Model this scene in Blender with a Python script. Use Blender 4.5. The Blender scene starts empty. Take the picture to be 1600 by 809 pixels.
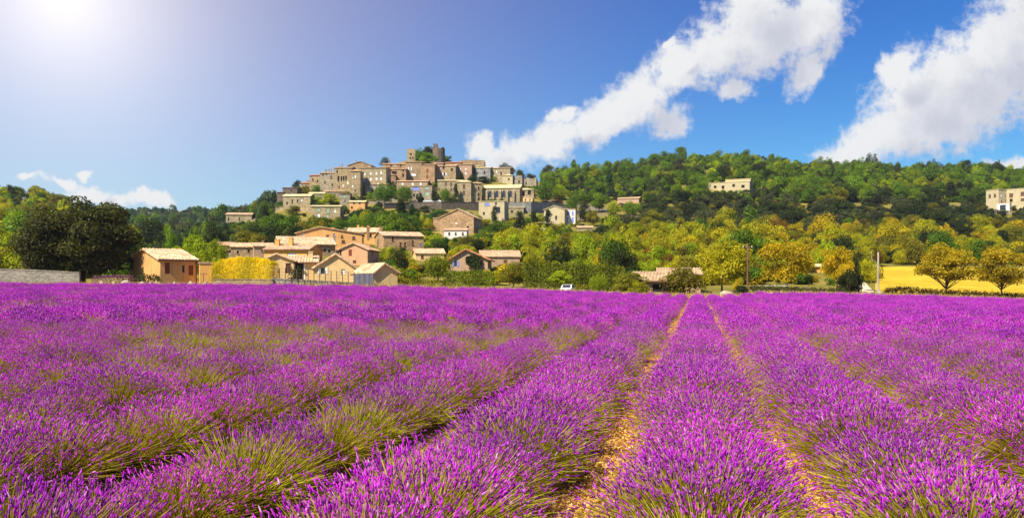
import bpy, math, random
import numpy as np
from mathutils import Vector, Matrix

scene = bpy.context.scene
COL = scene.collection
R = math.radians
rng = np.random.default_rng(7)
random.seed(7)

# ------------------------------------------------------------------ camera
F, Y0, CX, H = 1256.0, 440.0, 800.0, 1.9        # focal length in photo pixels, eye level row, centre column, eye height
cam_d = bpy.data.cameras.new('camera')
cam = bpy.data.objects.new('camera', cam_d)
COL.objects.link(cam)
cam.location = (0, 0, H)
cam.rotation_euler = (R(90), 0, 0)
cam_d.sensor_width = 36.0
cam_d.lens = 36.0 * F / 1600.0
cam_d.shift_y = (Y0 - 404.5) / 1600.0
cam_d.clip_start, cam_d.clip_end = 0.1, 6000
scene.camera = cam
scene.view_settings.view_transform = 'Standard'
scene.view_settings.look = 'None'
scene.view_settings.exposure = 0.85
scene.view_settings.gamma = 1.0
scene.cycles.max_bounces = 6
scene.cycles.transparent_max_bounces = 4

# ------------------------------------------------------------------ sun and sky
SUN_AZ, SUN_EL = R(-139), R(47)                 # measured from the view direction (+Y), negative = to the left
sun_dir = Vector((math.sin(SUN_AZ) * math.cos(SUN_EL), math.cos(SUN_AZ) * math.cos(SUN_EL), math.sin(SUN_EL)))
sd = bpy.data.lights.new('sun', 'SUN')
sd.energy, sd.angle, sd.color = 4.8, R(0.5), (1.0, 0.90, 0.74)
sun = bpy.data.objects.new('sun', sd)
COL.objects.link(sun)
sun.rotation_euler = (-sun_dir).to_track_quat('-Z', 'Y').to_euler()
sun.location = sun_dir * 300

world = bpy.data.worlds.new('World')
scene.world = world
world.use_nodes = True


class NT:
    """small helper to write node trees"""
    def __init__(s, tree):
        s.t = tree
        tree.nodes.clear()

    def n(s, typ, ins=None, **props):
        nd = s.t.nodes.new(typ)
        for k, v in props.items():
            setattr(nd, k, v)
        for k, v in (ins or {}).items():
            sock = nd.inputs[k]
            if isinstance(v, bpy.types.NodeSocket):
                s.t.links.new(v, sock)
            elif v is not None:
                sock.default_value = v
        return nd

    def math(s, op, a, b=None, c=None, clamp=False):
        nd = s.n('ShaderNodeMath', {0: a, 1: b, 2: c}, operation=op)
        nd.use_clamp = clamp
        return nd.outputs[0]

    def vm(s, op, a, b=None, out=0):
        return s.n('ShaderNodeVectorMath', {0: a, 1: b}, operation=op).outputs[out]

    def mix(s, fac, a, b, blend='MIX'):
        nd = s.n('ShaderNodeMix', data_type='RGBA', blend_type=blend)
        for sock, v in ((nd.inputs[0], fac), (nd.inputs[6], a), (nd.inputs[7], b)):
            if isinstance(v, bpy.types.NodeSocket):
                s.t.links.new(v, sock)
            else:
                sock.default_value = v if not isinstance(v, tuple) else (v + (1,) if len(v) == 3 else v)
        return nd.outputs[2]

    def ramp(s, fac, stops):
        nd = s.n('ShaderNodeValToRGB', {0: fac})
        cr = nd.color_ramp
        while len(cr.elements) < len(stops):
            cr.elements.new(0.5)
        for e, (p, c) in zip(cr.elements, stops):
            e.position = p
            e.color = c + (1,) if len(c) == 3 else c
        return nd.outputs[0]

    def smooth(s, v, lo, hi):
        return s.n('ShaderNodeMapRange', {0: v, 1: lo, 2: hi, 3: 0.0, 4: 1.0}, interpolation_type='SMOOTHSTEP').outputs[0]

    def link(s, a, b):
        s.t.links.new(a, b)


def uv_of(px, py):
    return ((px - CX) / F, (Y0 - py) / F)


# clouds: soft ellipses on the sky (photo pixels: centre, half sizes, tilt) broken up by fractal noise
CLOUDS = [(750, 225, 24, 20, 0), (800, 240, 52, 24, 20), (862, 222, 62, 32, 25), (880, 180, 26, 14, 10), (940, 190, 66, 30, 28), (1000, 150, 66, 34, 32),
          (1045, 190, 34, 26, 20), (1060, 108, 66, 36, 30), (1120, 78, 60, 46, 30), (1190, 62, 76, 62, 28), (1255, 45, 64, 52, 20), (1180, 12, 60, 50, 10),
          (1280, 20, 46, 40, 60), (1150, 138, 30, 16, 10), (1325, 242, 52, 22, 18), (1395, 205, 72, 40, 28), (1440, 150, 74, 62, 10), (1400, 112, 34, 30, 0), (1450, 200, 90, 40, 25), (1540, 150, 90, 60, 35), (1350, 225, 60, 26, 25), (970, 170, 60, 34, 30),
          (1500, 118, 80, 66, 25), (1570, 80, 90, 70, 40), (1620, 30, 90, 90, 40), (1580, 258, 60, 14, 18), (1480, 190, 70, 40, 20), (1640, 130, 80, 60, 0),
          (140, 305, 36, 14, 0), (228, 309, 44, 13, 0), (185, 312, 40, 8, 0), (46, 279, 24, 8, 0), (98, 288, 22, 8, -10), (132, 273, 12, 8, 0),
          (1262, 110, 22, 40, -25), (1050, 70, 12, 8, 20)]


def cloud_group():
    g = bpy.data.node_groups.new('cloud_density', 'ShaderNodeTree')
    g.interface.new_socket('p', in_out='INPUT', socket_type='NodeSocketVector')
    g.interface.new_socket('density', in_out='OUTPUT', socket_type='NodeSocketFloat')
    g.interface.new_socket('body', in_out='OUTPUT', socket_type='NodeSocketFloat')
    T = NT(g)
    gi, go = T.n('NodeGroupInput'), T.n('NodeGroupOutput')
    p = gi.outputs[0]
    w1 = T.n('ShaderNodeTexNoise', {'Vector': p, 'Scale': 26.0, 'Detail': 3.0, 'Roughness': 0.6}, noise_dimensions='2D')
    off = T.vm('SUBTRACT', w1.outputs['Color'], (0.5, 0.5, 0.5))
    q = T.vm('ADD', p, T.n('ShaderNodeVectorMath', {0: off, 'Scale': 0.030}, operation='SCALE').outputs[0])
    d = None
    for (px, py, a, b, rot) in CLOUDS:
        u, v = uv_of(px, py)
        m = T.n('ShaderNodeMapping', {'Vector': q, 'Location': (u, v, 0), 'Rotation': (0, 0, R(rot)), 'Scale': (a / F * 1.12, b / F * 1.12, 1)}, vector_type='TEXTURE')
        ln = T.vm('LENGTH', m.outputs[0], out='Value')
        d = ln if d is None else T.math('SMOOTH_MIN', d, ln, 0.28)
    n1 = T.n('ShaderNodeTexNoise', {'Vector': p, 'Scale': 22.0, 'Detail': 9.0, 'Roughness': 0.62, 'Distortion': 0.15}, noise_dimensions='2D')
    n2 = T.n('ShaderNodeTexNoise', {'Vector': p, 'Scale': 75.0, 'Detail': 7.0, 'Roughness': 0.65}, noise_dimensions='2D')
    nn = T.math('ADD', T.math('MULTIPLY', T.math('SUBTRACT', n1.outputs[0], 0.5), 1.25), T.math('MULTIPLY', T.math('SUBTRACT', n2.outputs[0], 0.5), 0.75))
    T.link(T.math('ADD', T.math('SUBTRACT', 1.14, d), nn), go.inputs[0])
    T.link(T.math('ADD', T.math('SUBTRACT', 1.0, d), T.math('MULTIPLY', T.math('SUBTRACT', n1.outputs[0], 0.5), 0.55)), go.inputs[1])
    return g


def build_world():
    T = NT(world.node_tree)
    tc = T.n('ShaderNodeTexCoord')
    d = tc.outputs['Generated']
    sky = T.n('ShaderNodeTexSky', sky_type='NISHITA')
    sky.sun_disc = False
    sky.sun_elevation, sky.sun_rotation = SUN_EL, SUN_AZ
    sky.altitude, sky.air_density, sky.dust_density, sky.ozone_density = 300, 1.0, 0.6, 3.0
    # deepen the blue of the clear sky (a contrast curve on the whole sky, the aureole round the sun held back)
    col = T.vm('MINIMUM', T.vm('MULTIPLY', sky.outputs[0], (0.15, 0.15, 0.15)), (1.25, 1.25, 1.25))
    sc_ = T.n('ShaderNodeSeparateXYZ', {0: col})
    col = T.n('ShaderNodeCombineXYZ', {0: T.math('POWER', sc_.outputs[0], 1.86), 1: T.math('POWER', sc_.outputs[1], 1.5), 2: T.math('POWER', sc_.outputs[2], 0.92)}).outputs[0]
    col = T.vm('MULTIPLY', col, (3.3, 4.6, 5.55))
    sx = T.n('ShaderNodeSeparateXYZ', {0: d})
    # sun glow painted into the sky colour, upper left of the view
    gd = Vector((*[(98 - CX) / F], 1.0, (Y0 + 8) / F)).normalized()
    dot = T.vm('DOT_PRODUCT', d, tuple(gd), out='Value')
    ang = T.math('ARCCOSINE', T.math('MINIMUM', dot, 0.99999))
    core = T.math('POWER', 2.718, T.math('MULTIPLY', T.math('POWER', T.math('DIVIDE', ang, 0.12), 1.25), -1.0))
    wide = T.math('POWER', 2.718, T.math('MULTIPLY', T.math('POWER', T.math('DIVIDE', ang, 0.50), 2.3), -1.0))
    col = T.mix(1.0, col, T.vm('MULTIPLY', T.n('ShaderNodeCombineXYZ', {0: core, 1: core, 2: core}).outputs[0], (5.2, 4.6, 3.2)), 'ADD')
    col = T.mix(1.0, col, T.vm('MULTIPLY', T.n('ShaderNodeCombineXYZ', {0: wide, 1: wide, 2: wide}).outputs[0], (1.9, 1.35, 0.4)), 'ADD')
    # clouds
    y = T.math('MAXIMUM', sx.outputs[1], 0.02)
    p = T.n('ShaderNodeCombineXYZ', {0: T.math('DIVIDE', sx.outputs[0], y), 1: T.math('DIVIDE', sx.outputs[2], y)}).outputs[0]
    grp = cloud_group()
    c1 = T.n('ShaderNodeGroup', node_tree=grp)
    T.link(p, c1.inputs[0])
    c2 = T.n('ShaderNodeGroup', node_tree=grp)
    T.link(T.vm('ADD', p, (-0.030, 0.034, 0)), c2.inputs[0])
    den = c1.outputs[0]
    alpha = T.smooth(den, -0.06, 0.66)
    # sunlight from the upper left painted into the colour, greyer where more cloud lies towards the sun
    bil = T.n('ShaderNodeTexNoise', {'Vector': p, 'Scale': 34.0, 'Detail': 6.0, 'Roughness': 0.6}, noise_dimensions='2D').outputs[0]
    depth = T.smooth(T.math('ADD', c2.outputs[1], T.math('MULTIPLY', T.math('SUBTRACT', bil, 0.5), 0.9)), -0.25, 1.05)
    ccol = T.ramp(depth, [(0.0, (6.0, 6.0, 5.95)), (0.4, (5.2, 5.2, 5.4)), (1.0, (4.1, 4.2, 4.7))])
    front = T.math('GREATER_THAN', sx.outputs[1], 0.05)
    alpha = T.math('MULTIPLY', T.math('MULTIPLY', alpha, front), 0.96)
    col = T.mix(alpha, col, ccol)
    bg = T.n('ShaderNodeBackground', {'Color': col, 'Strength': 0.085})
    out = T.n('ShaderNodeOutputWorld', {'Surface': bg.outputs[0]})


build_world()


# ------------------------------------------------------------------ materials
MATS = {}


def new_mat(name):
    m = bpy.data.materials.new(name)
    m.use_nodes = True
    T = NT(m.node_tree)
    out = T.n('ShaderNodeOutputMaterial')
    return m, T, out


def principled(T, out, col, rough=0.8, spec=0.25, bump=None, bump_d=0.02, **kw):
    b = T.n('ShaderNodeBsdfPrincipled', {'Roughness': rough, 'Specular IOR Level': spec})
    if isinstance(col, bpy.types.NodeSocket):
        T.link(col, b.inputs['Base Color'])
    else:
        b.inputs['Base Color'].default_value = col + (1,)
    for k, v in kw.items():
        b.inputs[k].default_value = v
    if bump is not None:
        bn = T.n('ShaderNodeBump', {'Strength': 0.7, 'Distance': bump_d, 'Height': bump})
        T.link(bn.outputs[0], b.inputs['Normal'])
    T.link(b.outputs[0], out.inputs[0])
    return b


def obj_co(T):
    return T.n('ShaderNodeTexCoord').outputs['Object']


def noise(T, vec, scale, detail=4.0, rough=0.6):
    return T.n('ShaderNodeTexNoise', {'Vector': vec, 'Scale': scale, 'Detail': detail, 'Roughness': rough}).outputs[0]


def plain(name, col, rough=0.6, spec=0.3, var=0.12, scale=3.0, **kw):
    m, T, out = new_mat(name)
    n = noise(T, obj_co(T), scale, 5)
    a = tuple(c * (1 - var) for c in col)
    b = tuple(min(1, c * (1 + var)) for c in col)
    principled(T, out, T.ramp(n, [(0.3, a), (0.7, b)]), rough, spec, **kw)
    MATS[name] = m
    return m


def stucco(name, c, stain=0.55):
    m, T, out = new_mat(name)
    o = obj_co(T)
    n1 = noise(T, o, 0.5, 5, 0.65)
    n2 = noise(T, o, 6.0, 4, 0.6)
    col = T.ramp(n1, [(0.25, tuple(x * 0.72 for x in c)), (0.5, c), (0.8, tuple(min(1, x * 1.12) for x in c))])
    mp = T.n('ShaderNodeMapping', {'Vector': o, 'Scale': (2.2, 2.2, 0.25)})
    st = noise(T, mp.outputs[0], 1.4, 4, 0.6)
    col = T.mix(T.math('MULTIPLY', T.smooth(st, 0.47, 0.70), stain), col, tuple(x * 0.6 for x in c))
    col = T.mix(T.math('MULTIPLY', n2, 0.25), col, tuple(x * 0.75 for x in c))
    principled(T, out, col, 0.9, 0.15, bump=n2, bump_d=0.03)
    MATS[name] = m


def stone(name, c, scale=1.6, dark=0.36):
    """rubble masonry: irregular blocks, each with a tone of its own, weather streaks"""
    m, T, out = new_mat(name)
    o = obj_co(T)
    mp = T.n('ShaderNodeMapping', {'Vector': o, 'Scale': (1, 1, 1.7)})
    v = T.n('ShaderNodeTexVoronoi', {'Vector': mp.outputs[0], 'Scale': scale}, feature='F1')
    ve = T.n('ShaderNodeTexVoronoi', {'Vector': mp.outputs[0], 'Scale': scale}, feature='DISTANCE_TO_EDGE')
    cell = T.n('ShaderNodeSeparateColor', {0: v.outputs['Color']}).outputs[0]
    col = T.ramp(cell, [(0.0, tuple(x * 0.62 for x in c)), (0.5, c), (1.0, tuple(min(1, x * 1.25) for x in c))])
    n1 = noise(T, o, 0.22, 5, 0.65)
    col = T.mix(T.math('MULTIPLY', T.smooth(n1, 0.42, 0.7), dark), col, tuple(x * y for x, y in zip(c, (0.42, 0.42, 0.5))))
    mp2 = T.n('ShaderNodeMapping', {'Vector': o, 'Scale': (1.2, 1.2, 0.15)})
    st = noise(T, mp2.outputs[0], 0.9, 4, 0.6)
    col = T.mix(T.math('MULTIPLY', T.smooth(st, 0.52, 0.72), 0.55), col, tuple(x * 0.5 for x in c))
    edge = T.smooth(ve.outputs[0], 0.0, 0.06)
    col = T.mix(edge, tuple(x * 0.7 for x in c), col)
    principled(T, out, col, 0.92, 0.1, bump=edge, bump_d=0.05)
    MATS[name] = m


def tile(name, c1, c2, c3):
    m, T, out = new_mat(name)
    o = obj_co(T)
    n0 = noise(T, o, 0.45, 4, 0.6)
    v = T.n('ShaderNodeTexVoronoi', {'Vector': o, 'Scale': 3.2}, feature='F1')
    cell = T.n('ShaderNodeSeparateColor', {0: v.outputs['Color']}).outputs[0]
    col = T.ramp(cell, [(0.0, c1), (0.55, c2), (1.0, c3)])
    col = T.mix(T.math('MULTIPLY', T.smooth(n0, 0.4, 0.75), 0.6), col, tuple(x * 0.62 for x in c1))
    principled(T, out, col, 0.85, 0.15, bump=noise(T, o, 5.0, 3), bump_d=0.06)
    MATS[name] = m


stucco('ochre_orange', (0.66, 0.36, 0.13))
stucco('sunny_orange', (0.74, 0.39, 0.11))
stucco('cream', (0.72, 0.50, 0.235))
stucco('pale_cream', (0.50, 0.42, 0.25))
stucco('pink', (0.64, 0.36, 0.2))
stucco('rose', (0.44, 0.29, 0.19))
stucco('white_plaster', (0.74, 0.70, 0.64))
stone('warm_stone', (0.40, 0.295, 0.165))
stone('pale_stone', (0.39, 0.315, 0.185))
stone('grey_stone', (0.35, 0.295, 0.205))
stone('brown_stone', (0.365, 0.26, 0.15))
stone('orange_stone', (0.43, 0.28, 0.15))
stone('dark_stone', (0.18, 0.142, 0.105))
stone('blue_grey_stone', (0.30, 0.295, 0.26), 1.2, 0.35)
stone('block_wall', (0.34, 0.31, 0.25), 2.6, 0.3)
tile('pale_tile', (0.42, 0.225, 0.11), (0.62, 0.42, 0.25), (0.74, 0.56, 0.36))
tile('tan_tile', (0.36, 0.23, 0.13), (0.48, 0.33, 0.19), (0.58, 0.43, 0.26))
tile('red_tile', (0.34, 0.13, 0.055), (0.44, 0.19, 0.08), (0.54, 0.28, 0.13))
tile('rose_tile', (0.46, 0.26, 0.15), (0.56, 0.35, 0.21), (0.64, 0.44, 0.28))
tile('yellow_tile', (0.60, 0.48, 0.22), (0.70, 0.58, 0.30), (0.78, 0.66, 0.38))
plain('glass', (0.030, 0.034, 0.045), 0.12, 0.5)
plain('dark_opening', (0.022, 0.016, 0.016), 0.8, 0.1)
plain('white_paint', (0.78, 0.76, 0.72), 0.5, 0.3)
plain('blue_shutter', (0.20, 0.24, 0.62), 0.5)
plain('green_shutter', (0.28, 0.40, 0.30), 0.5)
plain('red_shutter', (0.24, 0.055, 0.02), 0.55)
plain('brown_shutter', (0.12, 0.055, 0.03), 0.6)
plain('timber', (0.13, 0.065, 0.04), 0.8, 0.15, 0.3, 6)
plain('pale_timber', (0.30, 0.22, 0.16), 0.8, 0.15, 0.25, 6)
plain('concrete', (0.30, 0.26, 0.20), 0.85, 0.15, 0.2, 4)
plain('metal_dark', (0.05, 0.05, 0.045), 0.5, 0.4)
plain('metal_pale', (0.5, 0.5, 0.48), 0.4, 0.5)
plain('tarp_blue', (0.11, 0.105, 0.14), 0.7, 0.2, 0.25, 5)
plain('car_white', (0.74, 0.73, 0.71), 0.25, 0.5, 0.04)
plain('tyre', (0.02, 0.02, 0.02), 0.9, 0.1)
plain('bark', (0.095, 0.062, 0.040), 0.95, 0.1, 0.45, 5)
plain('limestone', (0.42, 0.35, 0.25), 0.95, 0.1, 0.3, 2)
plain('track_gravel', (0.66, 0.54, 0.36), 0.95, 0.1, 0.15, 1.5)


def leaf_mat(name, transl=0.45):
    """leaves: the object's own colour, each leaf clump a little lighter, darker or yellower"""
    m, T, out = new_mat(name)
    oi = T.n('ShaderNodeObjectInfo')
    ia = T.n('ShaderNodeAttribute', attribute_type='INSTANCER', attribute_name='tcol')      # colour carried by a scattered tree
    base = T.mix(T.math('GREATER_THAN', T.vm('LENGTH', ia.outputs['Vector'], out='Value'), 0.002), oi.outputs['Color'], ia.outputs['Color'])
    at = T.n('ShaderNodeAttribute', attribute_name='tint').outputs['Fac']
    v = T.math('MULTIPLY_ADD', at, 0.9, 0.55)
    hs = T.n('ShaderNodeHueSaturation', {'Hue': T.math('MULTIPLY_ADD', T.math('ADD', at, oi.outputs['Random']), -0.02, 0.52), 'Saturation': 1.0, 'Value': v, 'Color': base})
    d = T.n('ShaderNodeBsdfPrincipled', {'Base Color': hs.outputs[0], 'Roughness': 0.55, 'Specular IOR Level': 0.22})
    hs2 = T.n('ShaderNodeHueSaturation', {'Hue': 0.503, 'Saturation': 1.1, 'Value': 1.25, 'Color': hs.outputs[0]})
    t = T.n('ShaderNodeBsdfTranslucent', {'Color': hs2.outputs[0]})
    mx = T.n('ShaderNodeMixShader', {0: transl, 1: d.outputs[0], 2: t.outputs[0]})
    T.link(mx.outputs[0], out.inputs[0])
    MATS[name] = m


leaf_mat('leaf')


def lavender_mat(name, stops, transl, rough=0.6, rnd=0.15):
    m, T, out = new_mat(name)
    at = T.n('ShaderNodeAttribute', attribute_name='tint').outputs['Fac']
    col = T.ramp(at, stops)
    oi = T.n('ShaderNodeObjectInfo')
    col = T.n('ShaderNodeHueSaturation', {'Hue': T.math('MULTIPLY_ADD', oi.outputs['Random'], 0.03, 0.485), 'Value': T.math('MULTIPLY_ADD', oi.outputs['Random'], 2 * rnd, 1 - rnd), 'Color': col}).outputs[0]
    d = T.n('ShaderNodeBsdfPrincipled', {'Base Color': col, 'Roughness': rough, 'Specular IOR Level': 0.2})
    t = T.n('ShaderNodeBsdfTranslucent', {'Color': col})
    mx = T.n('ShaderNodeMixShader', {0: transl, 1: d.outputs[0], 2: t.outputs[0]})
    T.link(mx.outputs[0], out.inputs[0])
    MATS[name] = m


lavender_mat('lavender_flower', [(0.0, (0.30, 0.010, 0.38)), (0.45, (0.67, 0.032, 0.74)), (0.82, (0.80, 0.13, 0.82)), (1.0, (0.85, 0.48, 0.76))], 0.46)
lavender_mat('lavender_green', [(0.0, (0.16, 0.15, 0.008)), (0.5, (0.36, 0.32, 0.014)), (0.8, (0.54, 0.45, 0.05)), (1.0, (0.64, 0.45, 0.20))], 0.42)


def ground_mat(name, stops, scale, rock=None, spec=0.1):
    m, T, out = new_mat(name)
    o = obj_co(T)
    n1 = noise(T, o, scale, 8, 0.65)
    n2 = noise(T, o, scale * 14, 5, 0.7)
    nn = T.math('ADD', T.math('MULTIPLY', n1, 0.65), T.math('MULTIPLY', n2, 0.35))
    col = T.ramp(nn, stops)
    if rock:
        r = T.math('MULTIPLY', T.smooth(noise(T, o, scale * 0.8, 6, 0.6), 0.52, 0.6), T.smooth(T.n('ShaderNodeSeparateXYZ', {0: o}).outputs[1], 230.0, 330.0))      # bare rock only high on the slopes
        col = T.mix(r, col, T.ramp(n2, [(0.3, tuple(x * 0.6 for x in rock)), (0.7, rock)]))
    principled(T, out, col, 0.95, spec, bump=n2, bump_d=0.05 if scale > 0.3 else 0.4)
    MATS[name] = m


ground_mat('soil', [(0.3, (0.22, 0.115, 0.045)), (0.5, (0.42, 0.235, 0.085)), (0.7, (0.58, 0.38, 0.15))], 1.2)
ground_mat('hill_ground', [(0.3, (0.10, 0.10, 0.018)), (0.5, (0.20, 0.17, 0.03)), (0.7, (0.34, 0.26, 0.06))], 0.05, rock=(0.27, 0.22, 0.17))
ground_mat('meadow_grass', [(0.30, (0.30, 0.25, 0.02)), (0.42, (0.50, 0.34, 0.02)), (0.55, (0.62, 0.44, 0.03)), (0.72, (0.74, 0.56, 0.08))], 0.16)
lavender_mat('straw', [(0.0, (0.28, 0.11, 0.03)), (0.5, (0.54, 0.27, 0.065)), (1.0, (0.78, 0.50, 0.18))], 0.15)
lavender_mat('dry_grass', [(0.0, (0.25, 0.19, 0.03)), (0.5, (0.55, 0.40, 0.09)), (1.0, (0.75, 0.60, 0.25))], 0.35)


# ------------------------------------------------------------------ mesh helpers
def np_mesh(name, V, polys, tint=None):
    """V (n,3); polys: list of (m,k) index arrays; tint: one value per vertex"""
    me = bpy.data.meshes.new(name)
    V = np.asarray(V, dtype=np.float32)
    polys = [np.asarray(p, dtype=np.int32) for p in polys if len(p)]
    loops = np.concatenate([p.ravel() for p in polys])
    sizes = np.concatenate([np.full(len(p), p.shape[1], dtype=np.int32) for p in polys])
    starts = np.concatenate([[0], np.cumsum(sizes)[:-1]]).astype(np.int32)
    me.vertices.add(len(V))
    me.vertices.foreach_set('co', V.ravel())
    me.loops.add(len(loops))
    me.loops.foreach_set('vertex_index', loops)
    me.polygons.add(len(sizes))
    me.polygons.foreach_set('loop_start', starts)
    me.polygons.foreach_set('loop_total', sizes)
    if tint is not None:
        a = me.attributes.new('tint', 'FLOAT', 'POINT')
        a.data.foreach_set('value', np.asarray(tint, dtype=np.float32))
    me.update(calc_edges=True)
    return me


class MB:
    def __init__(s):
        s.v, s.f = [], []

    def poly(s, pts):
        i = len(s.v)
        s.v += [tuple(p) for p in pts]
        s.f.append(tuple(range(i, i + len(pts))))

    def box(s, x0, x1, y0, y1, z0, z1):
        i = len(s.v)
        s.v += [(x0, y0, z0), (x1, y0, z0), (x1, y1, z0), (x0, y1, z0), (x0, y0, z1), (x1, y0, z1), (x1, y1, z1), (x0, y1, z1)]
        s.f += [tuple(i + k for k in q) for q in ((0, 3, 2, 1), (4, 5, 6, 7), (0, 1, 5, 4), (1, 2, 6, 5), (2, 3, 7, 6), (3, 0, 4, 7))]

    def tube(s, pts, radii, n=7):
        pts = [Vector(p) for p in pts]
        rings = []
        for k, p in enumerate(pts):
            d = (pts[min(k + 1, len(pts) - 1)] - pts[max(k - 1, 0)]).normalized()
            a = d.orthogonal().normalized()
            b = d.cross(a)
            r = radii[k]
            i = len(s.v)
            s.v += [tuple(p + a * math.cos(t) * r + b * math.sin(t) * r) for t in (2 * math.pi * j / n for j in range(n))]
            rings.append(i)
        for a, b in zip(rings, rings[1:]):
            # align twist: nearest start
            pa = Vector(s.v[a])
            o = min(range(n), key=lambda j: (Vector(s.v[b + j]) - pa).length)
            pb = Vector(s.v[a + 1])
            sg = 1 if (Vector(s.v[b + (o + 1) % n]) - pb).length <= (Vector(s.v[b + (o - 1) % n]) - pb).length else -1
            for j in range(n):
                s.f.append((a + j, a + (j + 1) % n, b + (o + sg * (j + 1)) % n, b + (o + sg * j) % n))
        s.f.append(tuple(rings[0] + j for j in range(n)))
        s.f.append(tuple(rings[-1] + j for j in range(n)))

    def mesh(s, name):
        me = bpy.data.meshes.new(name)
        me.from_pydata(s.v, [], s.f)
        me.update()
        return me


def link(name, data, mat=None, parent=None, mtx=None):
    o = bpy.data.objects.new(name, data)
    COL.objects.link(o)
    if mat is not None and data is not None and not data.materials:
        data.materials.append(MATS[mat] if isinstance(mat, str) else mat)
    if parent is not None:
        o.parent = parent
    if mtx is not None:
        o.matrix_local = mtx
    return o


def tag(o, label, cat=None, group=None, kind=None):
    o['label'] = label
    if cat:
        o['category'] = cat
    if group:
        o['group'] = group
    if kind:
        o['kind'] = kind
    return o


def part(mb, name, mat, parent, mtx=None, smooth=False):
    me = mb.mesh(name)
    if smooth:
        me.polygons.foreach_set('use_smooth', [True] * len(me.polygons))
    return link(name, me, mat, parent, mtx)


# ------------------------------------------------------------------ terrain
FA, FB = -0.016, 0.00125                                   # the field's cross slope and rise
EX = np.array([-400, 0, 250, 620, 885, 1000, 1080, 1160, 1185, 1300, 1450, 1600, 2000.])
EY = np.array([441, 443, 444, 447, 455, 460, 462, 461.5, 457.5, 459, 463, 468, 476.])
DE = 98.0


def ze(X):
    ey = np.interp(CX + X * F, EX, EY)
    return H + (Y0 - (ey + 0.55 * F / DE)) / F * DE


HILL = {
    -400: '125:432 170:400 240:350 320:295 400:270 500:275 1000:320 1400:330',
    0: '125:440 180:418 250:378 330:328 400:303 470:301 600:325 1000:336 1400:340',
    60: '125:440 180:422 250:388 330:342 400:318 480:315 600:330 1000:334 1400:338',
    120: '125:440 180:425 250:398 330:360 420:337 520:330 700:338 1000:330 1200:328 1500:335',
    200: '125:438 180:425 260:402 400:378 600:357 850:341 1050:331 1200:329 1500:335',
    300: '125:438 180:418 260:396 400:376 600:358 850:342 1050:331 1200:330 1500:335',
    360: '125:435 180:410 240:391 320:366 380:349 420:343 600:353 850:341 1050:331 1500:335',
    420: '125:433 170:406 220:389 280:366 340:338 380:326 420:324 600:340 1050:335 1500:340',
    450: '125:432 165:404 210:386 270:363 330:337 365:320 400:309 450:306 600:330 1500:340',
    500: '125:432 160:406 200:384 260:363 320:341 355:321 385:299 410:288 450:286 600:320 1500:340',
    560: '125:434 160:410 200:387 260:363 310:341 345:321 370:303 400:283 430:270 480:272 600:310 1500:335',
    620: '125:440 160:416 200:394 260:366 310:343 345:324 365:316 385:291 410:270 430:258 460:256 600:300 1500:335',
    665: '125:442 160:421 200:399 260:369 310:346 345:327 365:316 385:292 410:272 430:257 450:247 480:245 600:300 1500:335',
    720: '125:443 160:423 200:401 260:373 310:346 345:327 365:316 385:295 410:276 435:262 470:260 600:300 1500:335',
    780: '125:445 160:426 200:403 260:376 310:351 345:330 365:317 390:292 420:280 450:278 600:300 1500:330',
    830: '125:447 160:429 200:406 260:379 310:353 350:332 380:316 410:297 440:290 500:288 600:288 1500:330',
    880: '125:449 160:431 200:408 260:381 320:356 370:332 420:311 480:297 540:283 600:277 700:285 1500:330',
    950: '125:451 160:433 200:409 260:383 320:359 380:332 450:302 520:283 600:270 700:280 1500:330',
    1050: '125:452 160:434 200:409 260:384 320:361 380:332 450:297 520:270 600:255 650:252 750:265 1500:320',
    1120: '125:452 160:434 200:410 260:385 320:362 380:333 450:297 520:268 600:251 650:250 750:265 1500:320',
    1200: '125:451 160:433 200:411 260:387 320:363 380:333 450:300 520:273 600:259 650:258 750:268 1500:320',
    1300: '125:452 160:434 200:414 260:390 320:366 380:336 450:305 520:280 600:268 650:267 750:275 1500:320',
    1450: '125:453 160:434 190:420 230:408 270:392 320:368 380:338 450:308 520:284 600:272 650:271 750:278 1500:320',
    1600: '125:457 160:437 190:421 230:408 270:392 320:368 380:338 450:308 520:285 600:274 650:273 750:280 1500:320',
    2000: '125:466 160:440 190:422 230:408 270:392 320:368 380:338 450:308 520:285 600:276 650:275 750:282 1500:320',
}
HPX = np.array(sorted(HILL), dtype=float)
DGRID = np.concatenate([np.arange(DE, 500, 3.0), np.arange(500, 1561, 20.0)])
HZ = []
for px in sorted(HILL):
    X = (px - CX) / F
    nodes = [(DE, float(ze(np.array(X))))] + [(float(a), H + (Y0 - float(b)) / F * float(a)) for a, b in (t.split(':') for t in HILL[px].split())]
    dd, zz = zip(*nodes)
    z = np.interp(DGRID, dd, zz)
    k = np.ones(5) / 5                                      # soften the kinks between the control points
    zs = np.convolve(np.pad(z, 2, mode='edge'), k, mode='valid')
    wgt = np.clip((DGRID - DE) / 20, 0, 1)
    HZ.append(z * (1 - wgt) + zs * wgt)
HZ = np.array(HZ)


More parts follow.
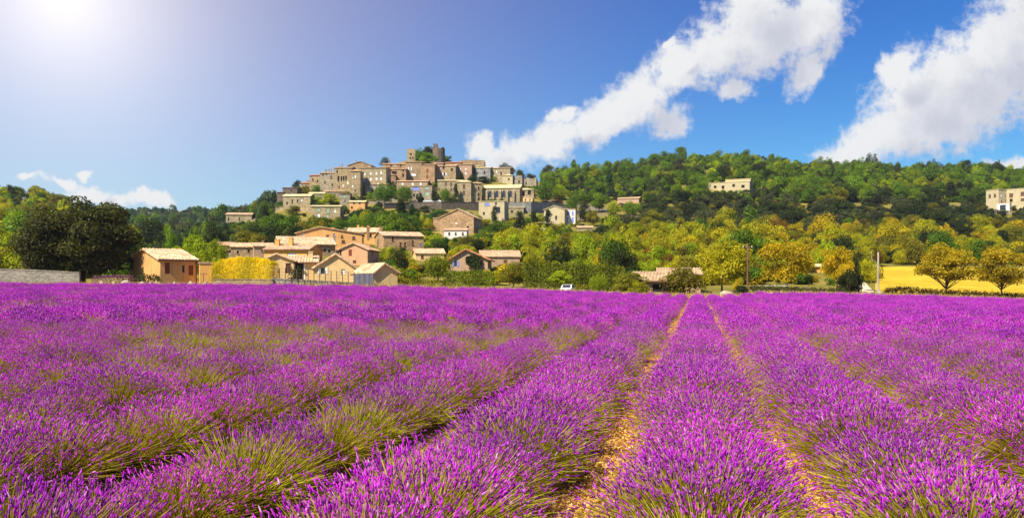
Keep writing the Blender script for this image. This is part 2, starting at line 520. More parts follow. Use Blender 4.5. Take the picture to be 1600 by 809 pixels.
def tz(x, y):
    """ground height (vectorised)"""
    x = np.asarray(x, dtype=float)
    y = np.asarray(y, dtype=float)
    ys = np.maximum(y, 1.0)
    X = np.clip(x / ys, -1.2, 1.2)
    zp = FA * x + FB * y
    near = zp + (ze(X) - (FA * X * DE + FB * DE)) * (np.clip(y, 0, DE) / DE) ** 2
    px = np.clip(CX + X * F, HPX[0], HPX[-1])
    ci = np.clip(np.searchsorted(HPX, px) - 1, 0, len(HPX) - 2)
    t = (px - HPX[ci]) / (HPX[ci + 1] - HPX[ci])
    di = np.clip(np.searchsorted(DGRID, y) - 1, 0, len(DGRID) - 2)
    s = np.clip((y - DGRID[di]) / (DGRID[di + 1] - DGRID[di]), 0, 1)
    z0 = HZ[ci, di] * (1 - s) + HZ[ci, di + 1] * s
    z1 = HZ[ci + 1, di] * (1 - s) + HZ[ci + 1, di + 1] * s
    far = z0 * (1 - t) + z1 * t
    a = np.clip((y - 150) / 150, 0, 1)
    far = far + a * (0.7 * np.sin(x * 0.071 + 1.3 * np.sin(y * 0.033)) + 0.5 * np.sin(x * 0.19 + y * 0.11))
    return np.where(y < DE, near, far)


def tz1(x, y):
    return float(tz(np.array([x]), np.array([y]))[0])


_DS = np.concatenate([np.arange(DE + 1, 500, 0.5), np.arange(500, 1400, 2.0)])
_hc = {}


def hit(px, py):
    """distance at which the ground is seen in this direction (first crossing)"""
    key = round(px)
    if key not in _hc:
        X = (key - CX) / F
        _hc[key] = np.maximum.accumulate((tz(X * _DS, _DS) - H) / _DS)
    i = int(np.searchsorted(_hc[key], (Y0 - py) / F))
    if i >= len(_DS):                                       # above the skyline: the crest itself
        i = int(np.argmax(_hc[key]))
    return float(_DS[i])


def at(px, D):
    x = (px - CX) / F * D
    return Vector((x, D, tz1(x, D)))


def fan(d0, d1, nd, nx, half, name, mat):
    """ground sheet: a fan that widens with distance"""
    O = 60.0
    us = np.linspace(-half, half, nx)
    ds = np.geomspace(d0 + O, d1 + O, nd) - O
    ds[0], ds[-1] = d0, d1
    U, Dm = np.meshgrid(us, ds)
    Xc = U * (Dm + O)
    V = np.stack([Xc, Dm, tz(Xc, Dm)], -1).reshape(-1, 3)
    i = np.arange(nd - 1)[:, None] * nx + np.arange(nx - 1)[None, :]
    q = np.stack([i, i + 1, i + nx + 1, i + nx], -1).reshape(-1, 4)
    me = np_mesh(name, V, [q])
    me.polygons.foreach_set('use_smooth', [True] * len(me.polygons))
    o = link(name, me, mat)
    o['kind'] = 'structure'
    return o


fan(-45, DE, 60, 90, 0.95, 'field_ground', 'soil')
fan(DE, 1500, 210, 240, 0.95, 'hill_terrain', 'hill_ground')


def drape(pts_rows, name, mat, lift=0.05):
    """a sheet laid over the ground: rows of (px, D)"""
    V, q = [], []
    m = len(pts_rows[0])
    for row in pts_rows:
        for px, D in row:
            p = at(px, D)
            V.append((p.x, p.y, p.z + lift))
    for i in range(len(pts_rows) - 1):
        for j in range(m - 1):
            q.append((i * m + j, i * m + j + 1, (i + 1) * m + j + 1, (i + 1) * m + j))
    me = np_mesh(name, V, [q])
    me.polygons.foreach_set('use_smooth', [True] * len(me.polygons))
    o = link(name, me, mat)
    o['kind'] = 'structure'
    return o


drape([[(px, D) for px in np.linspace(1366 + (D - 103) * 0.05, 1760, 40)] for D in np.arange(103, 196, 3.0)], 'meadow', 'meadow_grass', 0.06)
drape([[(px, D) for px in np.linspace(1326 + (D - 101) * 0.36, 1374 - (D - 101) * 0.55, 8)] for D in np.arange(101, 153, 2.0)], 'gravel_track', 'track_gravel', 0.12)

# ------------------------------------------------------------------ buildings
RECTS = []          # what each building covers in the view, so that scattered trees do not hide it
LAND = []           # landmarks for the labels of trees: (words, px, py)


def face(mb, o, u, v, n, W, Hh, holes, depth=0.16):
    """wall face with real openings and reveals; o corner, u/v unit vectors, n inward"""
    us = sorted({0.0, W} | {max(0, min(W, x)) for h in holes for x in (h[0], h[2])})
    vs = sorted({0.0, Hh} | {max(0, min(Hh, y)) for h in holes for y in (h[1], h[3])})
    P = lambda a, b, c=0.0: tuple(o + u * a + v * b + n * c)
    for a0, a1 in zip(us, us[1:]):
        for b0, b1 in zip(vs, vs[1:]):
            ca, cb = (a0 + a1) / 2, (b0 + b1) / 2
            if any(h[0] < ca < h[2] and h[1] < cb < h[3] for h in holes):
                continue
            mb.poly([P(a0, b0), P(a1, b0), P(a1, b1), P(a0, b1)])
    for a0, b0, a1, b1 in holes:
        d = depth
        mb.poly([P(a0, b0), P(a0, b0, d), P(a0, b1, d), P(a0, b1)])
        mb.poly([P(a1, b0, d), P(a1, b0), P(a1, b1), P(a1, b1, d)])
        mb.poly([P(a0, b1), P(a0, b1, d), P(a1, b1, d), P(a1, b1)])
        mb.poly([P(a0, b0, d), P(a0, b0), P(a1, b0), P(a1, b0, d)])


def obox(mb, o, u, v, n, a0, a1, b0, b1, c0, c1):
    """box in the frame of a wall face"""
    P = [tuple(o + u * a + v * b + n * c) for c in (c0, c1) for b in (b0, b1) for a in (a0, a1)]
    i = len(mb.v)
    mb.v += P
    mb.f += [tuple(i + k for k in q) for q in ((0, 2, 3, 1), (4, 5, 7, 6), (0, 1, 5, 4), (2, 6, 7, 3), (0, 4, 6, 2), (1, 3, 7, 5))]


def slab(mb, e0, e1, r1, r0, th, wave=0):
    """roof slope from eave e0-e1 up to ridge r0-r1; wave = number of tile courses across, as real ridges"""
    e0, e1, r0, r1 = map(Vector, (e0, e1, r0, r1))
    n = (e1 - e0).cross(r0 - e0).normalized()
    if n.z < 0:
        n = -n
    if not wave:
        a = [e0, e1, r1, r0]
        b = [p - n * th for p in a]
        mb.poly(a)
        mb.poly(b[::-1])
        for k in range(4):
            mb.poly([a[k], b[k], b[(k + 1) % 4], a[(k + 1) % 4]])
        return
    N = wave * 2
    top_e, top_r = [], []
    for k in range(N + 1):
        t = k / N
        off = n * (0.09 if k % 2 else 0.0)
        top_e.append(e0.lerp(e1, t) + off)
        top_r.append(r0.lerp(r1, t) + off)
    b = [e0 - n * th, e1 - n * th, r1 - n * th, r0 - n * th]
    for k in range(N):
        mb.poly([top_e[k], top_e[k + 1], top_r[k + 1], top_r[k]])
        mb.poly([b[0].lerp(b[1], k / N), b[0].lerp(b[1], (k + 1) / N), top_e[k + 1], top_e[k]])
    mb.poly(b[::-1])
    mb.poly([top_e[0], top_r[0], b[3], b[0]])
    mb.poly([top_e[-1], b[1], b[2], top_r[-1]])
    mb.poly([*top_r, b[2], b[3]])


UX, UY, UZ = Vector((1, 0, 0)), Vector((0, 1, 0)), Vector((0, 0, 1))


def window(root, mtx, o, u, v, n, h, kind, near):
    """one window in its opening: pane, frame, shutters"""
    a0, b0, a1, b1 = h
    w, hh = a1 - a0, b1 - b0
    pane_mat = {'dark': 'dark_opening', 'glass': 'glass', 'white': 'white_paint', 'blue': 'blue_shutter', 'red': 'red_shutter', 'green': 'green_shutter', 'brown': 'brown_shutter',
                'bshut': 'glass', 'wshut': 'glass', 'rdoor': 'red_shutter', 'door': 'brown_shutter', 'porch': 'dark_opening', 'gshut': 'glass', 'vshut': 'glass'}[kind]
    name = 'door' if kind in ('door', 'rdoor') else ('porch_opening' if kind == 'porch' else 'window')
    fr = MB()
    if near or kind in ('porch',):
        t = 0.07 if kind != 'porch' else 0.2
        c0, c1 = (-0.03, 0.10) if kind == 'porch' else (0.05, 0.12)
        if kind == 'porch':
            obox(fr, o, u, v, n, a0 - t, a0, b0, b1 + t, -0.05, 0.05)
            obox(fr, o, u, v, n, a1, a1 + t, b0, b1 + t, -0.05, 0.05)
            obox(fr, o, u, v, n, a0, a1, b1, b1 + t, -0.048, 0.05)
        else:
            obox(fr, o, u, v, n, a0, a0 + t, b0, b1, c0, c1)
            obox(fr, o, u, v, n, a1 - t, a1, b0, b1, c0, c1)
            obox(fr, o, u, v, n, a0 + t, a1 - t, b0, b0 + t, c0, c1)
            obox(fr, o, u, v, n, a0 + t, a1 - t, b1 - t, b1, c0, c1)
            if kind in ('red', 'brown', 'rdoor'):
                obox(fr, o, u, v, n, (a0 + a1) / 2 - 0.03, (a0 + a1) / 2 + 0.03, b0 + t, b1 - t, c0, c1)
    else:
        obox(fr, o, u, v, n, a0 - 0.08, a1 + 0.08, b0 - 0.14, b0, -0.1, 0.1)           # projecting sill
    fm = {'porch': 'white_paint', 'red': 'red_shutter', 'rdoor': 'red_shutter', 'brown': 'brown_shutter'}.get(kind, 'concrete')
    w_ = part(fr, name, fm, root, mtx)
    pb = MB()
    # relative to the window's own frame: parented with identity, the mesh is in the wing's coordinates
    obox(pb, o, u, v, n, a0, a1, b0, b1, 0.10 if kind not in ('porch', 'dark') else 0.14, 0.16)
    part(pb, 'pane' if name == 'window' else 'panel', pane_mat, w_)
    if kind in ('bshut', 'wshut', 'gshut', 'vshut'):
        sm = {'bshut': 'blue_shutter', 'wshut': 'white_paint', 'gshut': 'green_shutter', 'vshut': 'blue_shutter'}[kind]
        for s in (0, 1):
            sb = MB()
            if s == 0:
                obox(sb, o, u, v, n, a0 - w * 0.52, a0 - 0.02, b0, b1, -0.06, -0.01)
            else:
                obox(sb, o, u, v, n, a1 + 0.02, a1 + w * 0.52, b0, b1, -0.06, -0.01)
            part(sb, 'shutter', sm, w_)


def house(label, px0, px1, pyb, pye, D=None, yaw=0, L=8, roof='gs', rise=1.6, wall='warm_stone', rf='pale_tile', wins=(), rwins=(), lwins=(), chim=(), name='house', cat='house',
          into=None, oh=0.35, apex=0.5, land=None, sink=3.0, group=None, pad=0):
    pc = (px0 + px1) / 2
    if D is None:
        D = hit(pc, pyb)
    near = D < 175
    rel = yaw                                          # yaw is given against the line of sight
    yaw = yaw + math.degrees(math.atan(-(pc - CX) / F))
    p = at(pc, D)
    zb = H + (Y0 - pyb) / F * D
    Hh = (pyb - pye) / F * D
    W = (px1 - px0) / F * D / math.cos(R(rel))
    rs = rise / F * D if rise > 0 else -rise           # rise in photo pixels
    M = Matrix.Translation((p.x, p.y, zb)) @ Matrix.Rotation(R(yaw), 4, 'Z')
    if into is None:
        root = bpy.data.objects.new(name, None)
        COL.objects.link(root)
        root.matrix_world = M
        tag(root, label, cat, group)
        mtx = None
        if land:
            LAND.append((land, pc, (pyb + pye) / 2))
    else:
        root = into
        mtx = root.matrix_world.inverted() @ M
        bpy.context.view_layer.update()
    extra = abs(math.sin(R(rel))) * L / D * F
    RECTS.append((px0 - pad - (extra if rel > 0 else 0), px1 + pad + (extra if rel < 0 else 0), pye - max(rise, 2) - 1, pyb, D))
    if D > 200 and roof != 'ruin' and name == 'house' and not rwins and W > 3.5 and Hh > 4:
        r_ = random.Random(int(px0 * 7 + pyb))                  # small odd openings on the side wall
        rwins = [(u_ + r_.uniform(-.06, .06), v_ + r_.uniform(-.05, .05), r_.uniform(.6, .95), r_.uniform(.9, 1.5), r_.choice(['dark', 'dark', 'brown', 'white'])) for u_ in (.28, .68) for v_ in (.36, .72) if r_.random() < .75]
    hw = W / 2
    mb = MB()
    O = Vector((-hw, 0, -sink))
    frames = {'f': (Vector((-hw, 0, 0)), UX, UZ, UY, W), 'r': (Vector((hw, 0, 0)), UY, UZ, -UX, L), 'l': (Vector((-hw, L, 0)), -UY, UZ, UX, L)}

    def holes_for(ws, key):
        o, u, v, n, ln = frames[key]
        out = []
        for (wx, wy, ww, wh, kind) in ws:
            if key == 'f':
                a = (wx - px0) / (px1 - px0) * W
                b = (pyb - wy) / F * D
                w_, h_ = ww / F * D / math.cos(R(rel)), wh / F * D
            else:
                a, b, w_, h_ = wx * L, wy * Hh, ww, wh
            a0, a1, b0, b1 = a - w_ / 2, a + w_ / 2, max(0.05, b - h_ / 2), min(Hh - 0.1, b + h_ / 2)
            if b1 - b0 < 0.2:
                continue
            out.append(((max(0.1, a0), b0, min(ln - 0.1, a1), b1), kind))
        return out
    allw = []
    for key, ws in (('f', wins), ('r', rwins), ('l', lwins)):
        o, u, v, n, ln = frames[key]
        hs = holes_for(ws, key)
        face(mb, o, u, v, n, ln, Hh, [h for h, k in hs])
        mb.poly([tuple(o + v * -sink), tuple(o + u * ln + v * -sink), tuple(o + u * ln), tuple(o)])
        allw += [(o, u, v, n, h, k) for h, k in hs]
    mb.poly([(hw, L, -sink), (-hw, L, -sink), (-hw, L, Hh), (hw, L, Hh)])
    ax = -hw + W * apex
    if roof == 'gf':
        mb.poly([(-hw, 0, Hh), (hw, 0, Hh), (ax, 0, Hh + rs)])
        mb.poly([(hw, L, Hh), (-hw, L, Hh), (ax, L, Hh + rs)])
    elif roof == 'gs':
        for sx in (-1, 1):
            mb.poly([(sx * hw, 0, Hh), (sx * hw, L, Hh), (sx * hw, L / 2, Hh + rs)])
    elif roof == 'mono':
        for sx in (-1, 1):
            mb.poly([(sx * hw, 0, Hh), (sx * hw, L, Hh), (sx * hw, L, Hh + rs)])
        mb.poly([(hw, L, Hh), (-hw, L, Hh), (-hw, L, Hh + rs), (hw, L, Hh + rs)])
    wobj = part(mb, 'wall', wall, root, mtx)
    rb = MB()
    nw = lambda ln: max(4, int(ln / 0.34)) if near else 0
    th = 0.16
    e = 0.03
    if roof == 'gs':
        k = rs / (L / 2)
        slab(rb, (-hw - oh, -oh, Hh - oh * k + e), (hw + oh, -oh, Hh - oh * k + e), (hw + oh, L / 2, Hh + rs + e), (-hw - oh, L / 2, Hh + rs + e), th, nw(W))
        slab(rb, (hw + oh, L + oh, Hh - oh * k + e), (-hw - oh, L + oh, Hh - oh * k + e), (-hw - oh, L / 2 + .01, Hh + rs + e), (hw + oh, L / 2 + .01, Hh + rs + e), th, 0)
    elif roof == 'gf':
        k1, k2 = rs / (ax + hw), rs / (hw - ax)
        slab(rb, (-hw - oh, L + oh, Hh - oh * k1 + e), (-hw - oh, -oh, Hh - oh * k1 + e), (ax, -oh, Hh + rs + e), (ax, L + oh, Hh + rs + e), th, nw(L))
        slab(rb, (hw + oh, -oh, Hh - oh * k2 + e), (hw + oh, L + oh, Hh - oh * k2 + e), (ax + .01, L + oh, Hh + rs + e), (ax + .01, -oh, Hh + rs + e), th, nw(L))
    elif roof == 'mono':
        k = rs / L
        slab(rb, (-hw - oh, -oh, Hh - oh * k + e), (hw + oh, -oh, Hh - oh * k + e), (hw + oh, L + .1, Hh + rs + e), (-hw - oh, L + .1, Hh + rs + e), th, nw(W))
    elif roof == 'hip':
        i = min(W, L) / 2
        A, B, C_, Dd = (-hw - oh, -oh, Hh), (hw + oh, -oh, Hh), (hw + oh, L + oh, Hh), (-hw - oh, L + oh, Hh)
        if W >= L:
            P, Q = (-hw + i, L / 2, Hh + rs), (hw - i + .02, L / 2, Hh + rs)
        else:
            P, Q = (0, i, Hh + rs), (0, L - i, Hh + rs)
        for t in ((A, B, Q, P), (C_, Dd, P, Q)) if W >= L else ((B, C_, Q, P), (Dd, A, P, Q)):
            rb.poly(t)
        for t in ((B, C_, Q), (Dd, A, P)) if W >= L else ((A, B, P), (C_, Dd, Q)):
            rb.poly(t)
        rb.box(-hw - oh, hw + oh, -oh, L + oh, Hh - 0.14, Hh - 0.01)
    elif roof == 'flat':
        rb.box(-hw - oh * .6, hw + oh * .6, -oh * .6, L + oh * .6, Hh + 0.003, Hh + 0.22)
    robj = None
    if roof != 'ruin':
        robj = part(rb, 'roof', rf, root, mtx)
    else:
        r_ = random.Random(int(px0))
        x = -hw
        while x < hw - 0.3:                                    # broken wall tops
            w = min(r_.uniform(0.7, 1.8), hw - x)
            rb.box(x, x + w, 0.02, 0.8, Hh - 0.3, Hh + r_.uniform(0.1, 1.4) * max(rs, 0.6))
            x += w + 0.004
        part(rb, 'broken_wall_top', wall, root, mtx)
    if near and roof in ('gs', 'gf', 'mono'):                    # gutters along the eaves
        gb = MB()
        if roof == 'gf':
            k1, k2 = rs / (ax + hw), rs / (hw - ax)
            gb.box(-hw - oh - .13, -hw - oh - .004, -oh, L + oh, Hh - oh * k1 - .16, Hh - oh * k1 - .02)
            part(gb, 'gutter', 'timber', root, mtx)
            gb = MB()
            gb.box(hw + oh + .004, hw + oh + .13, -oh, L + oh, Hh - oh * k2 - .16, Hh - oh * k2 - .02)
        else:
            k = rs / (L / 2 if roof == 'gs' else L)
            gb.box(-hw - oh, hw + oh, -oh - .13, -oh - .004, Hh - oh * k - .16, Hh - oh * k - .02)
            db = MB()
            db.box(hw - .14, hw - .05, -.11, -.012, .05, Hh - .2)
            part(db, 'downpipe', 'timber', root, mtx)
        part(gb, 'gutter', 'timber', root, mtx)
    for c in chim:                                             # chimneys: px, top py, width px
        cx_ = (c[0] - pc) / F * D / math.cos(R(yaw))
        ct = (pyb - c[1]) / F * D
        cw = c[2] / F * D / 2
        cy = c[3] if len(c) > 3 else L * 0.5
        cb = MB()
        cb.box(cx_ - cw, cx_ + cw, cy - cw, cy + cw, Hh * 0.7, ct - 0.12)
        cb.box(cx_ - cw - .08, cx_ + cw + .08, cy - cw - .08, cy + cw + .08, ct - 0.117, ct)
        part(cb, 'chimney', wall if wall not in ('white_plaster', 'pale_cream') else 'ochre_orange', root, mtx)
    for o, u, v, n, h, k in allw:
        window(root, mtx, o, u, v, n, h, k, near)
    return root


# --- the near houses beside the field
house('low orange farmhouse with pale roof and red shutters beside the big dark oak', 253, 306, 444, 405, 103, yaw=19, L=12.5, roof='gs', rise=-1.5, wall='ochre_orange', rf='pale_tile',
      wins=[(263, 419, 7, 18, 'red'), (286, 420, 4, 12, 'dark'), (297, 422, 7, 16, 'red')], chim=[(263, 388, 8, 6.5)], land='the farmhouse with red shutters')
house('flat roofed bright orange annex between the farmhouse and yellow bamboo', 313, 331, 444, 412, 102.6, yaw=3, L=3.5, roof='flat', wall='sunny_orange', rf='tan_tile', oh=0.15, name='annex', cat='annex')
r = house('long cream house with two front gables and white framed porch behind a fence', 492, 555, 443, 417, 112, yaw=-2, L=11, roof='gf', rise=21, wall='cream', rf='pale_tile', apex=0.52,
          wins=[(505, 423, 7, 10, 'wshut'), (536, 425, 6, 9, 'white')], land='the cream house with the porch')
house('', 452, 494, 442, 409, 115, yaw=-2, L=9, roof='gs', rise=11, wall='cream', rf='pale_tile', wins=[(468, 425, 13, 27, 'porch')], chim=[(484, 392, 7, 2.2)], into=r)
house('', 410, 458, 442, 406, 113.5, yaw=-3, L=9, roof='gf', rise=10, wall='cream', rf='pale_tile', apex=0.46, wins=[(450, 419, 8, 16, 'brown')], into=r)
r = house('small cream shed with a single gable and a grey tarp screen', 585, 621, 448, 424, 102, yaw=20, L=8, roof='gf', rise=13, wall='cream', rf='pale_tile', apex=0.42, name='shed', cat='shed', land='the cream shed',
          lwins=[(0.25, 0.72, 0.9, 0.35, 'dark')])
house('orange house with two tall chimneys and dark eaves rising behind the cream house', 414, 480, 414, 389, yaw=-20, L=8.5, roof='gs', rise=9, wall='sunny_orange', rf='pale_tile', wins=[(455, 398, 12, 7, 'white')],
      rwins=[(0.5, 1.1, 0.5, 0.5, 'white')], chim=[(424, 373, 6, 3), (446, 370, 6, 3)], land='the orange house with two chimneys')
house('brown stone house with a long pale roof above the orange house', 440, 523, 400, 381, yaw=8, L=11, roof='gs', rise=13, wall='brown_stone', rf='pale_tile', wins=[(507, 391, 4, 6, 'dark'), (514, 392, 4, 6, 'dark')],
      chim=[(505, 372, 4)])
house('big orange farmhouse with wide low gable and rows of small windows', 464, 565, 392, 364, yaw=-4, L=12, roof='gf', rise=10, apex=0.36, wall='ochre_orange', rf='pale_tile',
      wins=[(512, 371, 4.5, 8, 'brown'), (522, 376, 4, 6, 'blue'), (522, 367, 3, 4, 'blue'), (536, 377, 5, 4, 'brown'), (534, 369, 3, 4, 'brown'), (552, 371, 4, 4, 'brown'), (475, 367, 4, 4, 'white'), (488, 379, 4, 6, 'brown')], chim=[(518, 353, 5), (538, 357, 4)],
      land='the big orange farmhouse')
house('pink gabled house with rose roof and two red windows', 530, 574, 414, 389, yaw=-14, L=10, roof='gf', rise=10, wall='pink', rf='rose_tile',
      wins=[(547.5, 395, 5, 10, 'red'), (554, 409, 5, 5, 'brown'), (532.5, 395, 3, 10, 'brown')], rwins=[(0.4, 0.75, 0.8, 1.0, 'dark'), (0.75, 0.35, 0.7, 1.2, 'dark')], chim=[(569, 380, 4, 4)], land='the pink gabled house')
house('orange house with several chimneys above the pink gabled house', 543, 588, 380, 362, yaw=-8, L=9, roof='gs', rise=8, wall='sunny_orange', rf='pale_tile', wins=[(578, 368, 5, 5, 'dark'), (560, 369, 4, 5, 'brown')],
      chim=[(556, 350, 3), (563, 352, 3), (572, 351, 3)])
house('long orange row house with brown stone gable and blue end window', 600, 662, 392, 368, yaw=14, L=11, roof='gs', rise=8, wall='orange_stone', rf='pale_tile',
      wins=[(614, 373, 3, 7, 'brown'), (626, 382, 3, 7, 'brown'), (633, 382, 3, 7, 'brown'), (645, 379, 3, 7, 'brown'), (658, 382, 3, 5, 'blue')], chim=[(648, 366, 3), (604, 352, 4), (585, 354, 4)], land='the long orange row house')
house('pale roofed cream house half hidden by bushes above the hedge', 650, 694, 408, 395, yaw=6, L=8, roof='gs', rise=8, wall='cream', rf='pale_tile', wins=[(660, 401, 4, 5, 'brown')])
r = house('pinkish bungalow with red tiled gable and blue doors', 703, 762, 424, 404, yaw=-6, L=10, roof='gf', rise=15, apex=0.42, wall='rose', rf='red_tile',
          wins=[(712, 412, 5, 9, 'bshut'), (739, 413, 6, 14, 'blue'), (752, 411, 3, 9, 'brown')], oh=0.6, land='the pinkish bungalow')
house('', 752, 812, 416, 400, yaw=4, L=8, roof='gs', rise=10, wall='rose', rf='tan_tile', into=r, wins=[(790, 409, 6, 6, 'brown')])
r = house('old farm with brown tiled roof and a dark open barn door', 990, 1036, 458, 437, 104, yaw=-4, L=8, roof='gs', rise=13, wall='rose', rf='tan_tile', wins=[(1027, 450, 16, 14, 'dark')], oh=0.5, land='the old farm with the barn door')
house('', 1030, 1094, 450, 428, 112, yaw=2, L=8, roof='gs', rise=10, wall='rose', rf='tan_tile', into=r, wins=[(1060, 440, 5, 7, 'brown')])
# cluster at the left
house('grey brown cottage with pale roof left of the village lane', 362, 398, 404, 385, yaw=-6, L=8, roof='gs', rise=7, wall='brown_stone', rf='pale_tile', wins=[(372, 394, 3, 5, 'dark'), (388, 392, 3, 5, 'dark')], chim=[(366, 376, 3)])
house('long rose stone house with pale roof above the yellow bamboo', 398, 442, 400, 384, yaw=5, L=8, roof='gs', rise=6, wall='rose', rf='pale_tile', wins=[(410, 391, 3, 4, 'dark'), (424, 391, 3, 4, 'dark')], chim=[(414, 375, 3), (434, 374, 3)])
house('low stone cottage with grey gable beside the lime green trees', 348, 378, 406, 394, yaw=-10, L=7, roof='gf', rise=7, wall='grey_stone', rf='tan_tile', wins=[(362, 400, 3, 4, 'dark')])
house('small tiled roof house peeping between trees at the foot of the slope', 342, 366, 392, 383, yaw=8, L=7, roof='gs', rise=6, wall='rose', rf='rose_tile')
house('lone pale house on the wooded spur left of the village', 354, 392, 350, 335, yaw=-12, L=9, roof='gs', rise=4, wall='pale_stone', rf='tan_tile', wins=[(358, 342, 2, 5, 'dark'), (374, 342, 2, 4, 'dark')])

# --- slope below the village
r = house('tall stone house with wide gable and white annex below the village', 687, 740, 368, 339, yaw=-16, L=11, roof='gf', rise=13, wall='orange_stone', rf='pale_tile', apex=0.55,
          wins=[(702, 338.5, 2.6, 3.5, 'white'), (723, 338.5, 2.6, 3.5, 'white'), (713, 348.5, 3, 3.5, 'white'), (731, 356, 3, 5, 'dark')], rwins=[(0.5, 0.62, 0.9, 1.6, 'white'), (0.75, 0.62, 0.9, 1.6, 'white'), (0.4, 0.3, 0.9, 1.4, 'dark')],
          land='the tall stone house with the white annex')
house('', 694, 729, 373, 359, D=None, yaw=-8, L=5, roof='mono', rise=4, wall='white_plaster', rf='rose_tile', wins=[(702, 365, 3, 4, 'dark'), (712, 365, 3, 4, 'brown'), (723, 365, 3, 4, 'brown')], into=r)
house('', 677, 690, 358, 341, yaw=-10, L=6, roof='flat', wall='orange_stone', rf='tan_tile', into=r)
house('square cream house with flat yellow eaves below the church wall', 748, 788, 344, 315, yaw=-12, L=9, roof='flat', wall='pale_cream', rf='yellow_tile',
      wins=[(761, 319, 8, 4, 'blue'), (778, 328, 7, 9, 'glass'), (775, 318, 3, 3, 'dark'), (756, 333, 3, 4, 'dark')], land='the square cream house')
house('small low tiled outbuilding against the blue grey wall', 794, 818, 334, 324, yaw=-4, L=5, roof='mono', rise=2, wall='pale_stone', rf='yellow_tile', wins=[(800, 330, 3, 4, 'dark')])
r = house('yellow gabled villa with violet blue shutters on the balcony side', 850, 882, 352, 327, yaw=-14, L=9, roof='gf', rise=6, wall='pale_cream', rf='yellow_tile', wins=[(858, 339, 3, 6, 'white'), (869, 340, 3, 6, 'dark')], land='the villa with violet shutters')
house('', 879, 899, 352, 327, yaw=-4, L=7, roof='flat', wall='white_plaster', rf='tan_tile', wins=[(886, 333, 4, 6, 'vshut'), (895, 333, 3, 6, 'blue'), (885, 343, 5, 7, 'blue'), (895, 343, 3, 7, 'blue')], into=r)
house('low white roofed hut among bushes right of the villa', 903, 926, 362, 355, yaw=4, L=6, roof='gs', rise=3, wall='pale_stone', rf='pale_tile', name='hut', cat='hut')
house('small orange house with pale roof glimpsed between the two golden trees', 1270, 1288, 426, 416, yaw=0, L=6, roof='gs', rise=4, wall='sunny_orange', rf='yellow_tile')

# --- houses on the right hill
r = house('modern pale house with stepped flat roofs high on the wooded hill', 1108, 1170, 300, 285, yaw=-8, L=9, roof='flat', wall='pale_cream', rf='yellow_tile',
          wins=[(1118, 291, 4, 4, 'dark'), (1130, 292, 4, 5, 'dark'), (1146, 290, 4, 4, 'dark'), (1160, 292, 5, 4, 'dark')], land='the modern house on the hill')
house('', 1134, 1172, 300, 280.5, D=hit(1139, 300) + 5, yaw=-8, L=9, roof='flat', wall='pale_cream', rf='yellow_tile', into=r)
r = house('square cream villa with dark windows on the edge of the oak wood', 1558, 1603, 328, 296, yaw=-16, L=11, roof='flat', wall='pale_cream', rf='yellow_tile', oh=0.25,
          wins=[(1565, 302, 4.5, 5, 'brown'), (1580, 305, 5, 6, 'brown'), (1595, 304, 5, 6, 'brown'), (1565, 312, 4.5, 7, 'brown'), (1580, 313, 4, 5, 'dark'), (1595, 313, 5, 4, 'brown')], land='the square villa on the hill')
house('', 1542, 1559, 326, 297, D=hit(1580, 328) + 2, yaw=-34, L=8, roof='flat', wall='pale_cream', rf='yellow_tile', wins=[(1547, 306, 3, 5, 'brown'), (1554, 306, 3, 5, 'brown')], into=r)
house('', 1559, 1576, 330, 318, D=hit(1580, 328) - 3, yaw=-16, L=3, roof='flat', wall='white_plaster', rf='pale_tile', oh=0.1, wins=[(1567, 324, 8, 8, 'glass')], into=r)
house('long low tiled roof almost buried in trees on the hillside', 965, 998, 318, 310, yaw=-14, L=7, roof='gs', rise=3, wall='rose', rf='tan_tile')

# --- the village on the hill, from the wall upwards
house('pale house with light blue balcony and green shutters on the village street', 640, 675, 316, 291, yaw=-12, L=8, roof='flat', wall='grey_stone', rf='tan_tile',
      wins=[(650, 295, 10, 5, 'blue'), (667, 293, 6, 5, 'green'), (667, 303, 6, 6, 'green'), (657, 304, 3, 5, 'dark'), (660, 312, 4, 5, 'dark'), (647, 305, 3, 4, 'dark')], land='the house with the blue balcony')
house('low orange eaved house with three white windows behind round trees', 620, 668, 306, 283, yaw=-8, L=9, roof='gs', rise=3, wall='warm_stone', rf='rose_tile', wins=[(629, 287.5, 3, 5, 'white'), (644.5, 287.5, 3, 5, 'white'), (657, 287, 3, 5, 'white')])
r = house('broad pale stone house with yellow roof facing the village wall', 684, 722, 316, 282, yaw=-4, L=10, roof='gs', rise=3, wall='pale_stone', rf='yellow_tile',
          wins=[(697, 287, 2.5, 5, 'brown'), (705, 288, 2.5, 5, 'brown'), (697, 297, 2.5, 5, 'brown'), (705, 296, 2.5, 5, 'brown'), (686, 296, 2, 4, 'dark')], land='the broad pale stone house')
house('', 714, 736, 318, 284, D=hit(703, 316) - 2, yaw=-10, L=9, roof='hip', rise=4, wall='pale_stone', rf='yellow_tile', wins=[(725, 291, 4, 7, 'brown'), (725, 301, 4, 6, 'brown')], into=r)
house('', 735, 753, 316, 286, D=hit(703, 316), yaw=12, L=9, roof='gs', rise=3, wall='warm_stone', rf='pale_tile', wins=[(748, 294, 2.5, 5, 'dark'), (748, 304, 2.5, 5, 'dark'), (748, 311, 3, 5, 'dark')], into=r)
